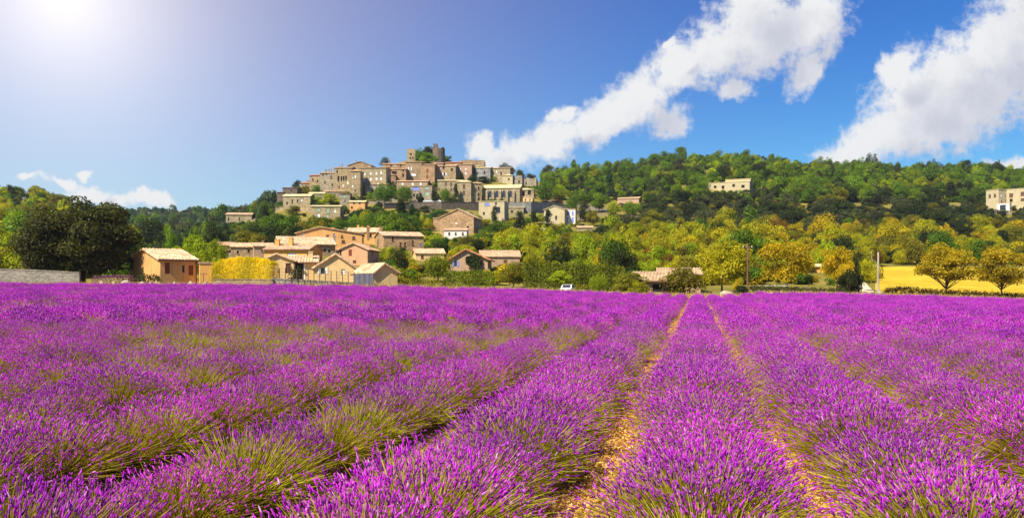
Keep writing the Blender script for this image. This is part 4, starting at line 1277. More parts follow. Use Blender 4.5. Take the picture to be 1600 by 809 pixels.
def crown_mesh(seed, nl=14, leaves=3000, leaf=0.035, rz=0.5, rx=0.5, lobe=(0.15, 0.25), spread=0.78, inside=0.25, shape='round', wild=0.05, flat=0.75):
    """a crown of unit width: leaf clumps over the skins of many lobes; origin at the crown's centre"""
    g = np.random.default_rng(seed)
    C, Rr = [], []
    tries = 0
    while len(C) < nl:
        tries += 1
        d = unit(g.normal(size=3))
        r = g.uniform(0.35, 1.0) ** 0.6 * spread
        c = d * r
        if shape == 'cone':
            z = g.uniform(-0.95, 0.9)
            rad = (1 - (z + 1) / 2) * 0.8 * math.sqrt(g.uniform(0, 1))
            t = g.uniform(0, 6.28)
            c = np.array([math.cos(t) * rad, math.sin(t) * rad, z])
        elif shape == 'cypress':
            z = -0.95 + 1.8 * (len(C) + .5) / nl
            rad = 0.25
            t = g.uniform(0, 6.28)
            c = np.array([math.cos(t) * rad, math.sin(t) * rad, z])
        elif c[2] < -0.55:
            c[2] *= 0.6
        lr = g.uniform(*lobe) / 0.5
        if shape == 'cypress':
            lr = 0.75 * max(0.12, math.sin(math.pi * min(1, (1 - (c[2] + 1) / 2) * 0.9 + 0.12)) ** 0.7)
        if shape == 'cone':
            lr *= 0.55 + 0.6 * (1 - (c[2] + 1) / 2)
        C.append(c)
        Rr.append(lr)
    C, Rr = np.array(C), np.array(Rr)
    w = Rr ** 2
    li = g.choice(nl, leaves, p=w / w.sum())
    d = unit(g.normal(size=(leaves, 3)))
    d[:, 2] = np.where(d[:, 2] < -0.35, -d[:, 2] * flat, d[:, 2])
    d = unit(d)
    rad = np.where(g.uniform(size=leaves) < inside, g.uniform(0.2, 0.85, leaves), g.normal(1.0, wild, leaves))
    P = C[li] + d * (Rr[li] * rad)[:, None]
    N = unit(d * 0.8 + g.normal(size=(leaves, 3)) * 0.55 + np.array([0, 0, 0.25]))
    lt = g.uniform(0.2, 0.8, nl)
    tint = np.clip(lt[li] + g.normal(0, 0.16, leaves), 0, 1)
    P = P * np.array([rx, rx, rz])
    # normalise the outline to the unit size asked for
    ext = np.percentile(np.abs(P), 98.5, axis=0)
    k = np.array([rx, rx, rz]) / np.array([max(ext[0], ext[1])] * 2 + [ext[2]])
    P = P * k
    V, q, tt = leaf_quads(P, N, leaf, g, tint)
    return np_mesh('crown', V, [q], tt), C * np.array([rx, rx, rz]) * k


def trunk_mesh(seed, C, bottom, rz=0.5, r=0.035, fork=-0.35, nb=6, lean=0.02):
    """tapered trunk from below the crown to its heart with limbs out to the lobes; same unit frame as the crown"""
    rr = random.Random(seed)
    mb = MB()
    zf = fork * rz * 2
    top = (rr.uniform(-lean, lean), rr.uniform(-lean, lean), zf)
    mb.tube([(0, 0, bottom), (0.004, 0, bottom + 0.06), (top[0] * .6, top[1] * .6, (zf + bottom) / 2), top, (top[0] + .01, top[1], rz * .5)], [r * 1.5, r * 1.05, r * .9, r * .75, r * .2], 8)
    order = sorted(range(len(C)), key=lambda i: -abs(C[i][0]) - abs(C[i][1]))[:nb]
    for i in order:
        c = C[i]
        s = Vector((top[0], top[1], zf + rr.uniform(-.02, .12)))
        e = Vector(c)
        m = s.lerp(e, .5) + Vector((0, 0, rr.uniform(.0, .05)))
        mb.tube([s, m, e], [r * .5, r * .36, r * .12], 6)
        for _ in range(2):
            e2 = e + Vector((rr.uniform(-.1, .1), rr.uniform(-.1, .1), rr.uniform(.0, .1)))
            mb.tube([m, m.lerp(e2, .6) + Vector((0, 0, .02)), e2], [r * .24, r * .16, r * .05], 5)
    me = mb.mesh('trunk')
    me.materials.append(MATS['bark'])
    return me


SPEC = {}


def species(key, n, trunk=True, tb=-0.62, fork=-0.3, tr=0.03, nb=5, **kw):
    out = []
    for i in range(n):
        cm, C = crown_mesh(hash_(key) + i * 17, **kw)
        cm.materials.append(MATS['leaf'])
        tm = trunk_mesh(hash_(key) + i, C, tb, kw.get('rz', .5), tr, fork, nb)
        out.append((cm, tm))
    SPEC[key] = out


def hash_(s):
    return sum((i + 1) * ord(c) for i, c in enumerate(s)) % 10007


species('bushy', 6, nl=24, leaves=4600, leaf=0.027, lobe=(.10, .24), spread=.85, wild=.11, inside=.3, tb=-0.55)                       # broadleaf trees and bushes on the slopes
species('oak', 4, nl=26, leaves=4200, leaf=0.026, rz=0.40, lobe=(.10, .2), spread=.84, wild=.10, tb=-0.5)      # holm oaks
species('small', 5, nl=12, leaves=1000, leaf=0.058, wild=.12, rz=0.46, tb=-0.55, nb=3)            # woodland far off
species('cypress', 2, nl=14, leaves=1500, leaf=0.05, rz=2.2, rx=0.5, shape='cypress', tb=-2.5, tr=0.05, fork=-.45, nb=1, inside=.35)
species('pine', 2, nl=20, leaves=2200, leaf=0.045, rz=0.95, shape='cone', tb=-1.15, wild=.1, nb=6)
species('open', 2, nl=46, leaves=9000, leaf=0.020, rz=0.40, lobe=(.085, .14), spread=.82, inside=.2, tb=-0.68, fork=-.56, tr=.020, nb=18, wild=.12)   # walnut like trees with visible limbs
species('golden', 2, nl=26, leaves=6500, leaf=0.024, rz=0.46, lobe=(.11, .18), tb=-0.64, fork=-.34, tr=.022, nb=8, wild=.08)
species('topiary', 2, nl=26, leaves=5200, leaf=0.024, rz=0.5, lobe=(.2, .26), spread=.5, tb=-.5, wild=.04)
species('umbrella', 1, nl=20, leaves=5000, leaf=0.024, rz=0.24, rx=.5, lobe=(.12, .18), flat=.35, tb=-.42, fork=-.35, tr=.018, nb=8)

# leaf colours (each tree carries one as its object colour); the far one has distance haze mixed in
TINT = {'far': (0.075, 0.115, 0.045), 'lime': (0.30, 0.35, 0.006), 'yellow': (0.37, 0.35, 0.006), 'gold': (0.46, 0.36, 0.006), 'green': (0.105, 0.18, 0.010), 'bright': (0.17, 0.26, 0.010), 'dark': (0.042, 0.062, 0.010),
        'olive': (0.21, 0.19, 0.012), 'grey': (0.085, 0.098, 0.030), 'brown': (0.14, 0.085, 0.028), 'bluegreen': (0.035, 0.080, 0.024), 'deep': (0.032, 0.042, 0.010), 'rust': (0.22, 0.12, 0.012)}
WORDS = {'far': 'pale bluish green', 'lime': 'lime green', 'yellow': 'yellow green', 'gold': 'golden', 'green': 'green', 'bright': 'bright green', 'dark': 'dark green', 'olive': 'olive green', 'grey': 'grey green',
         'brown': 'brownish', 'bluegreen': 'bluish dark green', 'deep': 'very dark', 'rust': 'reddish brown'}
TREE_N = 0


def plant(sp, tint, label, x, y, z, w, h, rot=None, name='tree', cat='tree', group=None, variant=None, jit=0.12):
    """a tree as a thing: crown and trunk; w, h = crown width and height in metres, z = centre of the crown"""
    global TREE_N
    TREE_N += 1
    rr = random.Random(TREE_N * 7 + 3)
    cm, tm = SPEC[sp][rr.randrange(len(SPEC[sp])) if variant is None else variant]
    root = bpy.data.objects.new(name, None)
    COL.objects.link(root)
    root.location = (x, y, z)
    root.rotation_euler = (0, 0, rr.uniform(0, 6.28) if rot is None else rot)
    rzk = {'bigoak': .72, 'cypress': 4.4, 'pine': 1.9, 'oak': .8, 'small': .92, 'open': .8, 'golden': .92, 'umbrella': .48}.get(sp, 1.0)
    root.scale = (w, w, h / rzk)
    tag(root, label, cat, group)
    c = link('crown', cm, None, root)
    k = rr.uniform(1 - jit, 1 + jit)
    col = TINT[tint] if isinstance(tint, str) else tint
    c.color = tuple(min(1, v * k) for v in col) + (1,)
    link('trunk', tm, None, root)
    return root


def tree_px(sp, tint, label, x0, x1, ytop, ybase, D=None, trunk=0.0, **kw):
    """tree given by its outline in the photo; trunk = share of the height below the crown"""
    if 'bush' in label.split(' of ')[0] and kw.get('name', 'tree') == 'tree':
        kw.update(name='shrub', cat='bush')
    pc = (x0 + x1) / 2
    if D is None:
        D = hit(pc, ybase)
    w = (x1 - x0) / F * D
    p = at(pc, D)
    zt = H + (Y0 - ytop) / F * D
    zb = p.z + (zt - p.z) * trunk - (0.3 if trunk == 0 else 0)
    RECTS.append((x0 + 2, x1 - 2, ytop + 2, ybase, D))
    return plant(sp, tint, label, p.x, D, (zt + zb) / 2, w, (zt - zb), **kw)


# the big dark oak at the left
species('bigoak', 1, nl=90, leaves=46000, leaf=0.0135, rz=0.36, lobe=(.085, .14), spread=.80, inside=.2, tb=-.42, fork=-.25, tr=.04, nb=8, wild=.06, flat=.6)
tree_px('bigoak', (0.068, 0.074, 0.012), 'huge dense dark oak standing beside the farmhouse and grey garden wall', 48, 205, 326, 437, D=106, trunk=0.02, name='oak_tree', rot=0.6, jit=0)
LAND.append(('the big dark oak', 125, 380))

T_ = tree_px
T_('golden', 'lime', 'lime green rounded tree behind the farmhouse, left one of the pair', 270, 322, 371, 418, D=125)
T_('golden', 'lime', 'lime green rounded tree behind the orange annex, right one of the pair', 312, 352, 378, 418, D=122)
T_('topiary', 'green', 'round bright green tree on the village terrace, left of two', 583, 618, 288, 321)
T_('topiary', 'green', 'round bright green tree on the village terrace, right of two', 615, 646, 292, 320)
T_('topiary', 'bright', 'small round tree on the village street before the broad stone house', 685, 704, 296, 317)
T_('pine', 'dark', 'dark pointed conifer leaning on the broad pale stone house', 705, 720, 287, 309, D=hit(712, 318) - 3)
T_('cypress', 'bluegreen', 'slim cypress beside the tall facade with white shutters', 562, 569, 293, 309)
for k, (x, yt, yb, w_, lab) in enumerate([(846, 276, 298, 6, 'short cypress, first from the church end of the row'), (854, 272, 298, 7, 'cypress right of the short one, second in the row from the church'), (865, 275, 300, 7, 'cypress in the middle of the row right of the church'), (877, 274, 302, 8, 'cypress left of the tallest one in the row right of the church'),
                                       (892, 269, 304, 9, 'tallest and last cypress of the row right of the church'), (1070, 269, 293, 7, 'lone slim cypress left of the modern house on the hill')]):
    T_('cypress', 'bluegreen', lab, x - w_ / 2, x + w_ / 2, yt, yb, D=hit(x, yb), name='cypress_tree', group='cypresses right of the church' if k < 5 else None)
T_('bushy', 'green', 'large dense green tree directly right of the church', 838, 872, 282, 318)
T_('pine', 'bluegreen', 'tall pale bluish conifer right of the cypress row', 942, 962, 266, 312, name='conifer_tree')
for k, (a, b, yt, yb, l) in enumerate([(800, 826, 329, 356, 'leftmost'), (822, 846, 330, 356, 'middle'), (844, 868, 328, 356, 'rightmost')]):
    T_('pine', 'dark', l + ' of three dark conifers before the violet shuttered villa', a, b, yt, yb, name='conifer_tree', group='dark conifers before the villa')
T_('pine', 'dark', 'small dark conifer against the square cream house', 766, 780, 320, 346, D=hit(773, 347), name='conifer_tree')
T_('topiary', (0.22, 0.25, 0.008), 'big clipped round bush left of the clipped hedge', 661, 709, 400, 440, name='round_bush', cat='bush')
T_('bushy', (0.25, 0.24, 0.010), 'bushy olive round shrub between the clipped hedge and the long hedge', 782, 822, 411, 449, name='shrub', cat='bush')
T_('umbrella', 'lime', 'low lime tree with umbrella crown beside the white car', 856, 893, 424, 450, D=106, trunk=.25)
T_('topiary', 'lime', 'clipped round green bush right of the white car', 919, 950, 431, 457, D=100.5, name='round_bush', cat='bush')
T_('bushy', 'olive', 'loose olive bush at the left end of the old farm roof', 956, 1014, 427, 457, D=102, name='shrub', cat='bush')
T_('bushy', 'yellow', 'low yellow green shrub right under the old farm wall', 980, 1006, 438, 459, D=100.5, name='shrub', cat='bush')
T_('bushy', 'olive', 'broad olive tree hiding the right half of the old farm', 1030, 1100, 416, 460, D=104)
T_('golden', 'yellow', 'tall ragged yellow green tree left of the brown utility pole', 1088, 1168, 381, 456, D=106, trunk=.12)
T_('bushy', 'deep', 'dark bush under the utility pole at the lavender edge', 1143, 1176, 447, 461, D=100, name='shrub', cat='bush')
T_('bushy', 'gold', 'bright yellow little bush under the ragged tree near the stones', 1144, 1162, 436, 456, D=101, name='shrub', cat='bush')
T_('golden', 'gold', 'large rounded golden tree right of the brown utility pole', 1190, 1268, 381, 455, D=112, trunk=.18, name='golden_tree')
T_('golden', 'gold', 'golden round tree next to the dark evergreen near the pale track', 1284, 1332, 388, 456, D=108, trunk=.27, name='golden_tree')
T_('oak', 'deep', 'dark evergreen tree between the golden tree and pale track', 1308, 1348, 398, 455, D=112)
T_('oak', 'deep', 'very dark rounded bush at the foot of the golden tree beside the track', 1310, 1338, 424, 455, D=104, name='shrub', cat='bush')
T_('bushy', 'yellow', 'small leaning yellow green tree left of the concrete pole', 1344, 1372, 410, 446, D=118, trunk=.3)
T_('open', (0.37, 0.28, 0.008), 'golden walnut like tree with spreading bare limbs on the yellow meadow, left one', 1440, 1518, 385, 466, D=103, trunk=.24, variant=0, name='walnut_tree')
T_('open', (0.37, 0.28, 0.008), 'golden walnut like tree at the right edge of the yellow meadow', 1528, 1602, 390, 471, D=101, trunk=.24, variant=1, name='walnut_tree')
T_('bushy', 'brown', 'dark purplish bush below the violet shuttered villa wall', 862, 880, 306, 322, name='shrub', cat='bush')
for k, (a, b, yt, yb, tn, lb) in enumerate([(648, 664, 233, 252, 'green', 'green bush inside the castle walls, left'), (660, 676, 230, 250, 'dark', 'dark bush inside the castle walls beside the turret'), (655, 684, 240, 256, 'bright', 'bright bush at the foot of the castle keep'), (682, 702, 244, 256, 'green', 'bush on the slope right of the castle keep'),
                                       (593, 610, 247, 258, 'dark', 'dark tree crown above the orange row left of the castle'), (776, 806, 257, 275, 'grey', 'grey green tree behind the last house of the upper village'), (806, 822, 266, 284, 'grey', 'grey green tree behind the grey ruins'), (820, 838, 272, 286, 'grey', 'grey tree behind the ruin above the church'),
                                       (697, 706, 244, 254, 'dark', 'small dark conifer right of the castle slope'), (484, 516, 290, 304, 'green', 'green bush at the foot of the left ridge houses'), (462, 492, 292, 306, 'olive', 'olive bush left under the ridge houses'), (499, 534, 303, 322, 'lime', 'lime bush on the terrace below the low stone range'),
                                       (483, 506, 308, 322, 'bright', 'bright bush right of the long pale row house'), (430, 446, 315, 328, 'green', 'green bush under the lone dark tower house'), (762, 778, 274, 284, 'bright', 'low bush under the pale grey house'), (711, 724, 270, 284, 'dark', 'dark tree before the broad pinkish house'), (730, 746, 274, 286, 'bluegreen', 'bluish tree between pinkish and pale grey houses')]):
    T_('bushy', tn, lb, a, b, yt, yb, D=hit((a + b) / 2, min(yb, 330)), name='tree' if k > 3 else 'shrub', cat='tree' if k > 3 else 'bush')

for a, b, yt, yb, tn, lb in [(884, 906, 304, 331, 'green', 'green tree at the right end of the blue grey wall'), (902, 926, 318, 347, 'dark', 'dark tree right of the violet shuttered villa'), (922, 950, 302, 332, 'bright', 'bright green tree between the wall end and the low tiled roof'),
                             (946, 970, 316, 338, 'lime', 'lime tree in front of the low tiled roof on the hillside, left'), (972, 1002, 316, 336, 'bright', 'bright green tree in front of the low tiled roof on the hillside, right'), (896, 914, 296, 318, 'bright', 'bright tree under the tallest cypress'), (915, 938, 330, 354, 'olive', 'olive tree behind the white roofed hut'),
                             (862, 890, 290, 312, 'lime', 'lime green tree below the cypress row')]:
    T_('bushy', tn, lb, a, b, yt, yb)

for a, b, yt, yb, l in [(276, 283, 355, 379, 'left'), (287, 295, 351, 376, 'middle'), (297, 303, 353, 374, 'right')]:
    T_('cypress', 'bluegreen', f'{l} one of three small dark cypresses behind the lime green pair', a, b, yt, yb, D=200, name='cypress_tree', group='cypresses behind the lime green pair')
T_('bushy', 'bright', 'green tree left of the three small cypresses', 256, 275, 353, 380, D=195)
T_('bushy', 'dark', 'dark green tree right of the three small cypresses', 311, 338, 347, 380, D=200)

for a, b, yt, yb, tn, lb in [(603, 620, 284, 304, 'dark', 'dark bush between the tall facade and the white windowed house'), (650, 660, 302, 317, 'dark', 'small dark tree at the side of the house with the blue balcony'), (674, 687, 299, 317, 'deep', 'very dark bush between the blue balcony house and round street tree'),
                             (536, 562, 300, 316, 'green', 'green bush in front of the narrow stone house'), (700, 712, 300, 316, 'bright', 'bright bush before the door side of the broad stone house'), (744, 766, 276, 286, 'dark', 'dark bush under the pale grey house'), (655, 672, 322, 336, 'dark', 'dark bush right under the village wall'),
                             (572, 584, 300, 314, 'bright', 'bright bush at the foot of the tall facade'), (838, 856, 292, 306, 'bluegreen', 'bluish tree right of the church apse'), (444, 470, 322, 338, 'olive', 'olive bush under the long pale row house')]:
    T_('bushy', tn, lb, a, b, yt, yb)


# hedges
def hedge(label, pts, tint, thick=1.6, leaf=.12, dens=60, name='clipped_hedge', cat='hedge', mat='leaf', flowers=False, wild=.08):
    """pts: (px, D, top py, base py); leaves over the skin and through the body of a hedge"""
    g = np.random.default_rng(hash_(label))
    P, N = [], []
    for (p0, d0, t0, b0), (p1, d1, t1, b1) in zip(pts, pts[1:]):
        L = abs(p1 - p0) / F * (d0 + d1) / 2
        h = max(b0 - t0, b1 - t1) / F * d0
        n = int(L * (2 * h + thick) * dens)
        s = g.uniform(0, 1, n)
        px, D = p0 + (p1 - p0) * s, d0 + (d1 - d0) * s
        zt = H + (Y0 - (t0 + (t1 - t0) * s)) / F * D
        zb = H + (Y0 - (b0 + (b1 - b0) * s)) / F * D - .3
        a = g.uniform(0, 1, n)
        side = g.choice(3, n, p=[h / (2 * h + thick), thick / (2 * h + thick), h / (2 * h + thick)])
        oy = np.where(side == 0, -thick / 2, np.where(side == 2, thick / 2, (a - .5) * thick))
        zz = np.where(side == 1, zt, zb + (zt - zb) * a)
        inner = g.uniform(size=n) < .25
        oy = np.where(inner, oy * g.uniform(0, 1, n), oy)
        bump = wild * (np.sin(px * 1.3) + np.sin(px * .47 + 1) + .5 * np.sin(px * 3.1)) * (zt - zb) * .25
        k = np.clip((zz - zb) / np.maximum(zt - zb, .1), 0, 1)
        oy = oy * (1 - .35 * k ** 6)
        P.append(np.stack([(px - CX) / F * D, D + oy + g.normal(0, wild * .8, n), zz + bump * k + g.normal(0, wild * .7, n)], -1))
        nn = np.stack([np.zeros(n), np.where(side == 0, -1, np.where(side == 2, 1, 0)), np.where(side == 1, 1, .15)], -1)
        N.append(nn)
    P, N = np.concatenate(P), np.concatenate(N)
    c = P.mean(0)
    N = unit(N + g.normal(size=N.shape) * .55)
    tn = np.clip(.5 + .22 * np.sin(P[:, 0] * 1.7) + g.normal(0, .2, len(P)), 0, 1)
    V, q, tt = leaf_quads(P - c, N, leaf, g, tn)
    root = bpy.data.objects.new(name, None)
    COL.objects.link(root)
    root.location = c
    tag(root, label, cat)
    o = link('foliage', np_mesh('foliage', V, [q], tt), mat, root)
    o.color = (TINT[tint] if isinstance(tint, str) else tint) + (1,)
    RECTS.append((min(p[0] for p in pts), max(p[0] for p in pts), min(p[2] for p in pts), max(p[3] for p in pts), max(p[1] for p in pts)))
    mb = MB()
    for p in pts:
        b = at(p[0], p[1]) - Vector(c)
        mb.tube([(b.x, b.y, b.z - .3), (b.x + .1, b.y, b.z + .5 * (p[3] - p[2]) / F * p[1])], [.07, .03], 5)
    part(mb, 'stems', 'bark', root)
    return root


hedge('clipped dark green hedge with wavy top left of the round shrub', [(694, 104, 428, 450), (715, 104, 426, 450), (748, 104, 424, 450), (772, 104, 427, 450)], (0.17, 0.20, 0.010), 2.2, leaf=.10, dens=100, wild=.12)
hedge('long tall hedge running behind the white car', [(818, 116, 412, 446), (870, 116, 414, 448), (925, 116, 417, 450), (974, 116, 420, 450)], (0.15, 0.17, 0.010), 2.8, leaf=.13, dens=90, wild=.2)
hedge('low dark box hedge touching the round bush behind the white car', [(901, 101, 446, 458), (921, 101, 446, 458)], 'olive', 1.2)
hedge('low ragged green hedge right of the cream shed', [(622, 103, 435, 449), (655, 103, 438, 449), (696, 103, 440, 450)], 'olive', 1.6, wild=.16)
hedge('yellow feathery bamboo hedge between the orange annex and cream house', [(337, 104, 413, 440), (352, 104.5, 408, 440), (375, 105, 405, 440), (405, 105, 406, 440), (430, 104.5, 412, 440)], (0.74, 0.56, 0.006), 4.0, leaf=.06, dens=380, name='bamboo_hedge', wild=.15)
hedge('purplish lavender hedge under the oak before the farmhouse', [(146, 101.5, 433, 445), (180, 101.5, 431, 445), (205, 101.5, 432, 445)], (0.20, 0.07, 0.16), 1.4, leaf=.09, wild=.1, name='flowering_hedge')
hedge('dark low shrubs against the farmhouse gable', [(214, 101.5, 434, 446), (235, 101.5, 431, 446), (250, 101.5, 433, 446)], 'dark', 1.2, wild=.2, name='low_shrubs')
hedge('dark climbing plant beside the white porch of the cream house', [(452, 104, 424, 444), (462, 104, 420, 444), (470, 104, 419, 444)], 'dark', 1.0, wild=.2, name='climbing_plant', cat='plant')
hedge('ragged reddish green hedge bank under the walnut trees', [(1384, 102, 453, 464), (1410, 102, 450, 464), (1450, 102, 455, 466), (1500, 101.6, 457, 468), (1560, 101, 460, 471), (1620, 100.5, 462, 474)], (0.075, 0.045, 0.015), 1.4, leaf=.10, wild=.22, dens=110, name='hedge_bank')
hedge('dark shaggy hedge bank under the golden trees', [(1172, 101.5, 448, 460), (1210, 101.5, 450, 461), (1260, 101.5, 452, 461), (1320, 101.5, 453, 462)], (0.075, 0.075, 0.016), 1.4, leaf=.10, wild=.2, dens=100, name='hedge_bank')
hedge('ivy clump over the wall of the pinkish bungalow', [(728, hit(733, 424) - 1, 402, 408), (745, hit(733, 424) - 1, 400, 420), (750, hit(733, 424) - 1, 402, 424)], 'dark', .5, leaf=.2, wild=.2, name='ivy', cat='plant')

# ---- scattered trees: the largest become things, the rest joins the woodland of its slope
REG = [  # region, count, px range, py range (ground), sizes in m, tints, species, skip shares, what the woodland is called
    ('left hillside', 620, (-220, 205), (300, 436), (3.5, 8.0), [('green', 2), ('olive', 4), ('dark', 1), ('yellow', 3), ('lime', 2), ('bright', 2)], 'bushy'),
    ('far ridge', 1500, (120, 430), (326, 392), (3.6, 7.0), [('green', 3), ('far', 4), ('bluegreen', 2), ('grey', 2)], 'small'),  # distance haze is tinted into these leaf colours
    ('village foot', 340, (225, 640), (318, 408), (5.0, 9.5), [('dark', 4), ('green', 4), ('olive', 2), ('bright', 1.5)], 'bushy'),
    ('dark bank', 110, (548, 700), (324, 356), (4.0, 8.0), [('dark', 4), ('bluegreen', 2), ('green', 1)], 'bushy'),
    ('middle slope', 330, (560, 960), (345, 408), (4.0, 8.5), [('olive', 3), ('yellow', 3), ('green', 3), ('lime', 1.5), ('dark', 1)], 'bushy'),
    ('lower slope', 420, (600, 1380), (395, 446), (2.8, 5.6), [('yellow', 5), ('olive', 2.5), ('lime', 4), ('gold', 1), ('rust', .4), ('dark', 1.4), ('green', 1.2)], 'bushy'),
    ('golden band', 760, (900, 1680), (362, 416), (3.4, 6.6), [('yellow', 5), ('olive', 2.5), ('gold', 4), ('green', 1), ('rust', .25), ('dark', 1.4), ('deep', .4)], 'bushy'),
    ('oak slope', 640, (960, 1680), (300, 372), (4.6, 8.6), [('deep', 2), ('dark', 4), ('grey', 4), ('olive', 1.6)], 'oak'),  # dark tints put the cloud shadow on this slope into the leaves
    ('green hill', 1500, (850, 1680), (244, 318), (4.2, 8.0), [('green', 4), ('bright', 4.5), ('dark', 2), ('grey', 1.2), ('lime', 1.4)], 'bushy'),
    ('village greens', 170, (440, 840), (292, 330), (2.0, 4.6), [('green', 3), ('bright', 2), ('dark', 2)], 'bushy'),
]
SCAT = []
g = np.random.default_rng(11)
for reg, cnt, pr_, qr, sz, tints, sp in REG:
    tn = [t for t, _ in tints]
    tw = np.array([w for _, w in tints], float)
    got = 0
    for _ in range(cnt):
        px, py = g.uniform(*pr_), g.uniform(*qr)
        if reg == 'left hillside' and px > 130 and py < 335:
            continue
        D = hit(px, py)
        if D > 1200 or D < 104:
            continue
        if reg == 'far ridge' and D < 330:
            continue
        if reg == 'village foot' and px < 400 and py < 398 - (px - 225) * .28:
            continue
        if reg == 'green hill' and (D > 690):
            continue
        if reg in ('golden band', 'lower slope') and px > 1366 and D < 200:
            continue
        if 1322 < px < 1372 and D < 140:
            continue
        if reg == 'golden band' and px < 1050 and py > 400:
            continue
        w = g.uniform(*sz) * float(np.clip(g.lognormal(-.12, .3), .5, 1.45))
        h = w * g.uniform(.7, 1.3)
        if sp == 'oak':
            h = w * g.uniform(.65, .9)
        pw, ph_ = w * F / D, h * F / D
        base = (Y0 - (tz1((px - CX) / F * D, D) - H) / D * F)
        a0, a1, b0, b1 = px - pw * .5, px + pw * .5, base - ph_ * .92, base
        ok = True
        for (q0, q1, r0, r1, dd) in RECTS:
            if D < dd + 6 and a1 > q0 + 1 and a0 < q1 - 1 and b1 > r0 and b0 < r1 - (r1 - r0) * .22:
                ok = False
                break
            if dd - 3 < D < dd + 12 and q0 < px < q1:                  # not inside a building
                ok = False
                break
        if not ok:
            continue
        t = tn[g.choice(len(tn), p=tw / tw.sum())]
        if t == 'gold' and px < 1230 and g.uniform() < .75:
            t = 'lime' if g.uniform() < .5 else 'yellow'
        s2 = sp
        if sp == 'bushy' and D > 330 and reg != 'village greens' and reg != 'left hillside':
            s2 = 'bushy' if g.uniform() < .75 else 'oak'
        if reg in ('golden band', 'oak slope') and t == 'gold' and py < 372:
            t = 'olive'
        if sp in ('bushy',) and g.uniform() < .06 and px > 380 and D > 260 and t in ('dark', 'green', 'bluegreen'):
            s2, h = 'pine', h * 1.5
        shade = 0.85 + .3 * g.uniform()
        SCAT.append([pw * ph_, reg, s2, t, px, base - ph_ * .45, (px - CX) / F * D, D, w, h, shade])
n_named = 300 - TREE_N
SCAT.sort(key=lambda s: -s[0])
inview = [s for s in SCAT if 5 < s[4] < 1595]
# spread the named ones: the biggest of each region first
named = inview[:n_named]
ids = {id(s) for s in named}
KIND = {'bushy': 'bushy tree', 'oak': 'rounded evergreen oak', 'pine': 'conifer', 'small': 'small tree', 'golden': 'tree'}
ORD = ['nearest to it', 'second nearest', 'third nearest', 'fourth nearest', 'fifth nearest', 'sixth nearest', 'seventh nearest', 'eighth nearest', 'ninth nearest', 'tenth nearest', 'eleventh nearest', 'twelfth nearest']
buckets = {}
for s in named:
    best = min(LAND, key=lambda l: (l[1] - s[4]) ** 2 + ((l[2] - s[5]) * 1.6) ** 2)
    dx, dy = s[4] - best[1], (s[5] - best[2]) * 1.6
    rel = ('right of' if dx > 0 else 'left of') if abs(dx) > abs(dy) else ('below' if dy > 0 else 'above')
    buckets.setdefault((WORDS[s[3]], KIND[s[2]], rel, best[0]), []).append((math.hypot(dx, dy), s))
for (wd, kd, rel, lm), lst in buckets.items():
    lst.sort(key=lambda q: q[0])
    for i, (_, s) in enumerate(lst):
        lab = f'{wd} {kd} {rel} {lm}' + (f', {ORD[min(i, 11)]}' if len(lst) > 1 else '')
        z = tz1(s[6], s[7])
        plant(s[2], tuple(v * s[10] for v in TINT[s[3]]), lab, s[6], s[7], z + s[9] * .42, s[8], s[9], name='tree' if s[2] != 'pine' else 'conifer_tree', group='trees on the ' + s[1] if 'village' not in s[1] else 'trees around the village')


# ------------------------------------------------------------------ instancing for what nobody could count
def scatter(name, protos, P, rot, scl, idx, label, col=None):
    """ONE stuff object: the prototypes (joined under it) repeated at the points by geometry nodes"""
    me = bpy.data.meshes.new(name)
    me.from_pydata([tuple(p) for p in P], [], [])
    for nm, typ, key, arr in (('rot', 'FLOAT_VECTOR', 'vector', rot), ('scl', 'FLOAT_VECTOR', 'vector', scl), ('vi', 'INT', 'value', idx)):
        a = me.attributes.new(nm, typ, 'POINT')
        a.data.foreach_set(key, np.asarray(arr, dtype=np.int32 if typ == 'INT' else np.float32).ravel())
    if col is not None:
        a = me.attributes.new('tcol', 'FLOAT_VECTOR', 'POINT')
        a.data.foreach_set('vector', np.asarray(col, dtype=np.float32).ravel())
    o = link(name, me)
    o['kind'] = 'stuff'
    o['label'] = label
    ng = bpy.data.node_groups.new(name, 'GeometryNodeTree')
    ng.interface.new_socket('Geometry', in_out='INPUT', socket_type='NodeSocketGeometry')
    ng.interface.new_socket('Geometry', in_out='OUTPUT', socket_type='NodeSocketGeometry')
    T = NT(ng)
    gi, go = T.n('NodeGroupInput'), T.n('NodeGroupOutput')
    jn = T.n('GeometryNodeJoinGeometry')
    for p in reversed(protos):
        oi = T.n('GeometryNodeObjectInfo', {'Object': p, 'As Instance': True})
        T.link(oi.outputs['Geometry'], jn.inputs[0])
    na = lambda nm, dt: T.n('GeometryNodeInputNamedAttribute', {'Name': nm}, data_type=dt).outputs[0]
    ip = T.n('GeometryNodeInstanceOnPoints')
    T.link(gi.outputs[0], ip.inputs['Points'])
    T.link(jn.outputs[0], ip.inputs['Instance'])
    ip.inputs['Pick Instance'].default_value = True
    T.link(na('vi', 'INT'), ip.inputs['Instance Index'])
    e2r = T.n('FunctionNodeEulerToRotation', {0: na('rot', 'FLOAT_VECTOR')})
    T.link(e2r.outputs[0], ip.inputs['Rotation'])
    T.link(na('scl', 'FLOAT_VECTOR'), ip.inputs['Scale'])
    T.link(ip.outputs[0], go.inputs[0])
    md = o.modifiers.new('scatter', 'NODES')
    md.node_group = ng
    return o


PROTO = {}


def proto(sp, v):
    key = (sp, v)
    if key not in PROTO:
        ob = bpy.data.objects.new('crown_source', SPEC[sp][v][0])
        PROTO[key] = ob
    return PROTO[key]


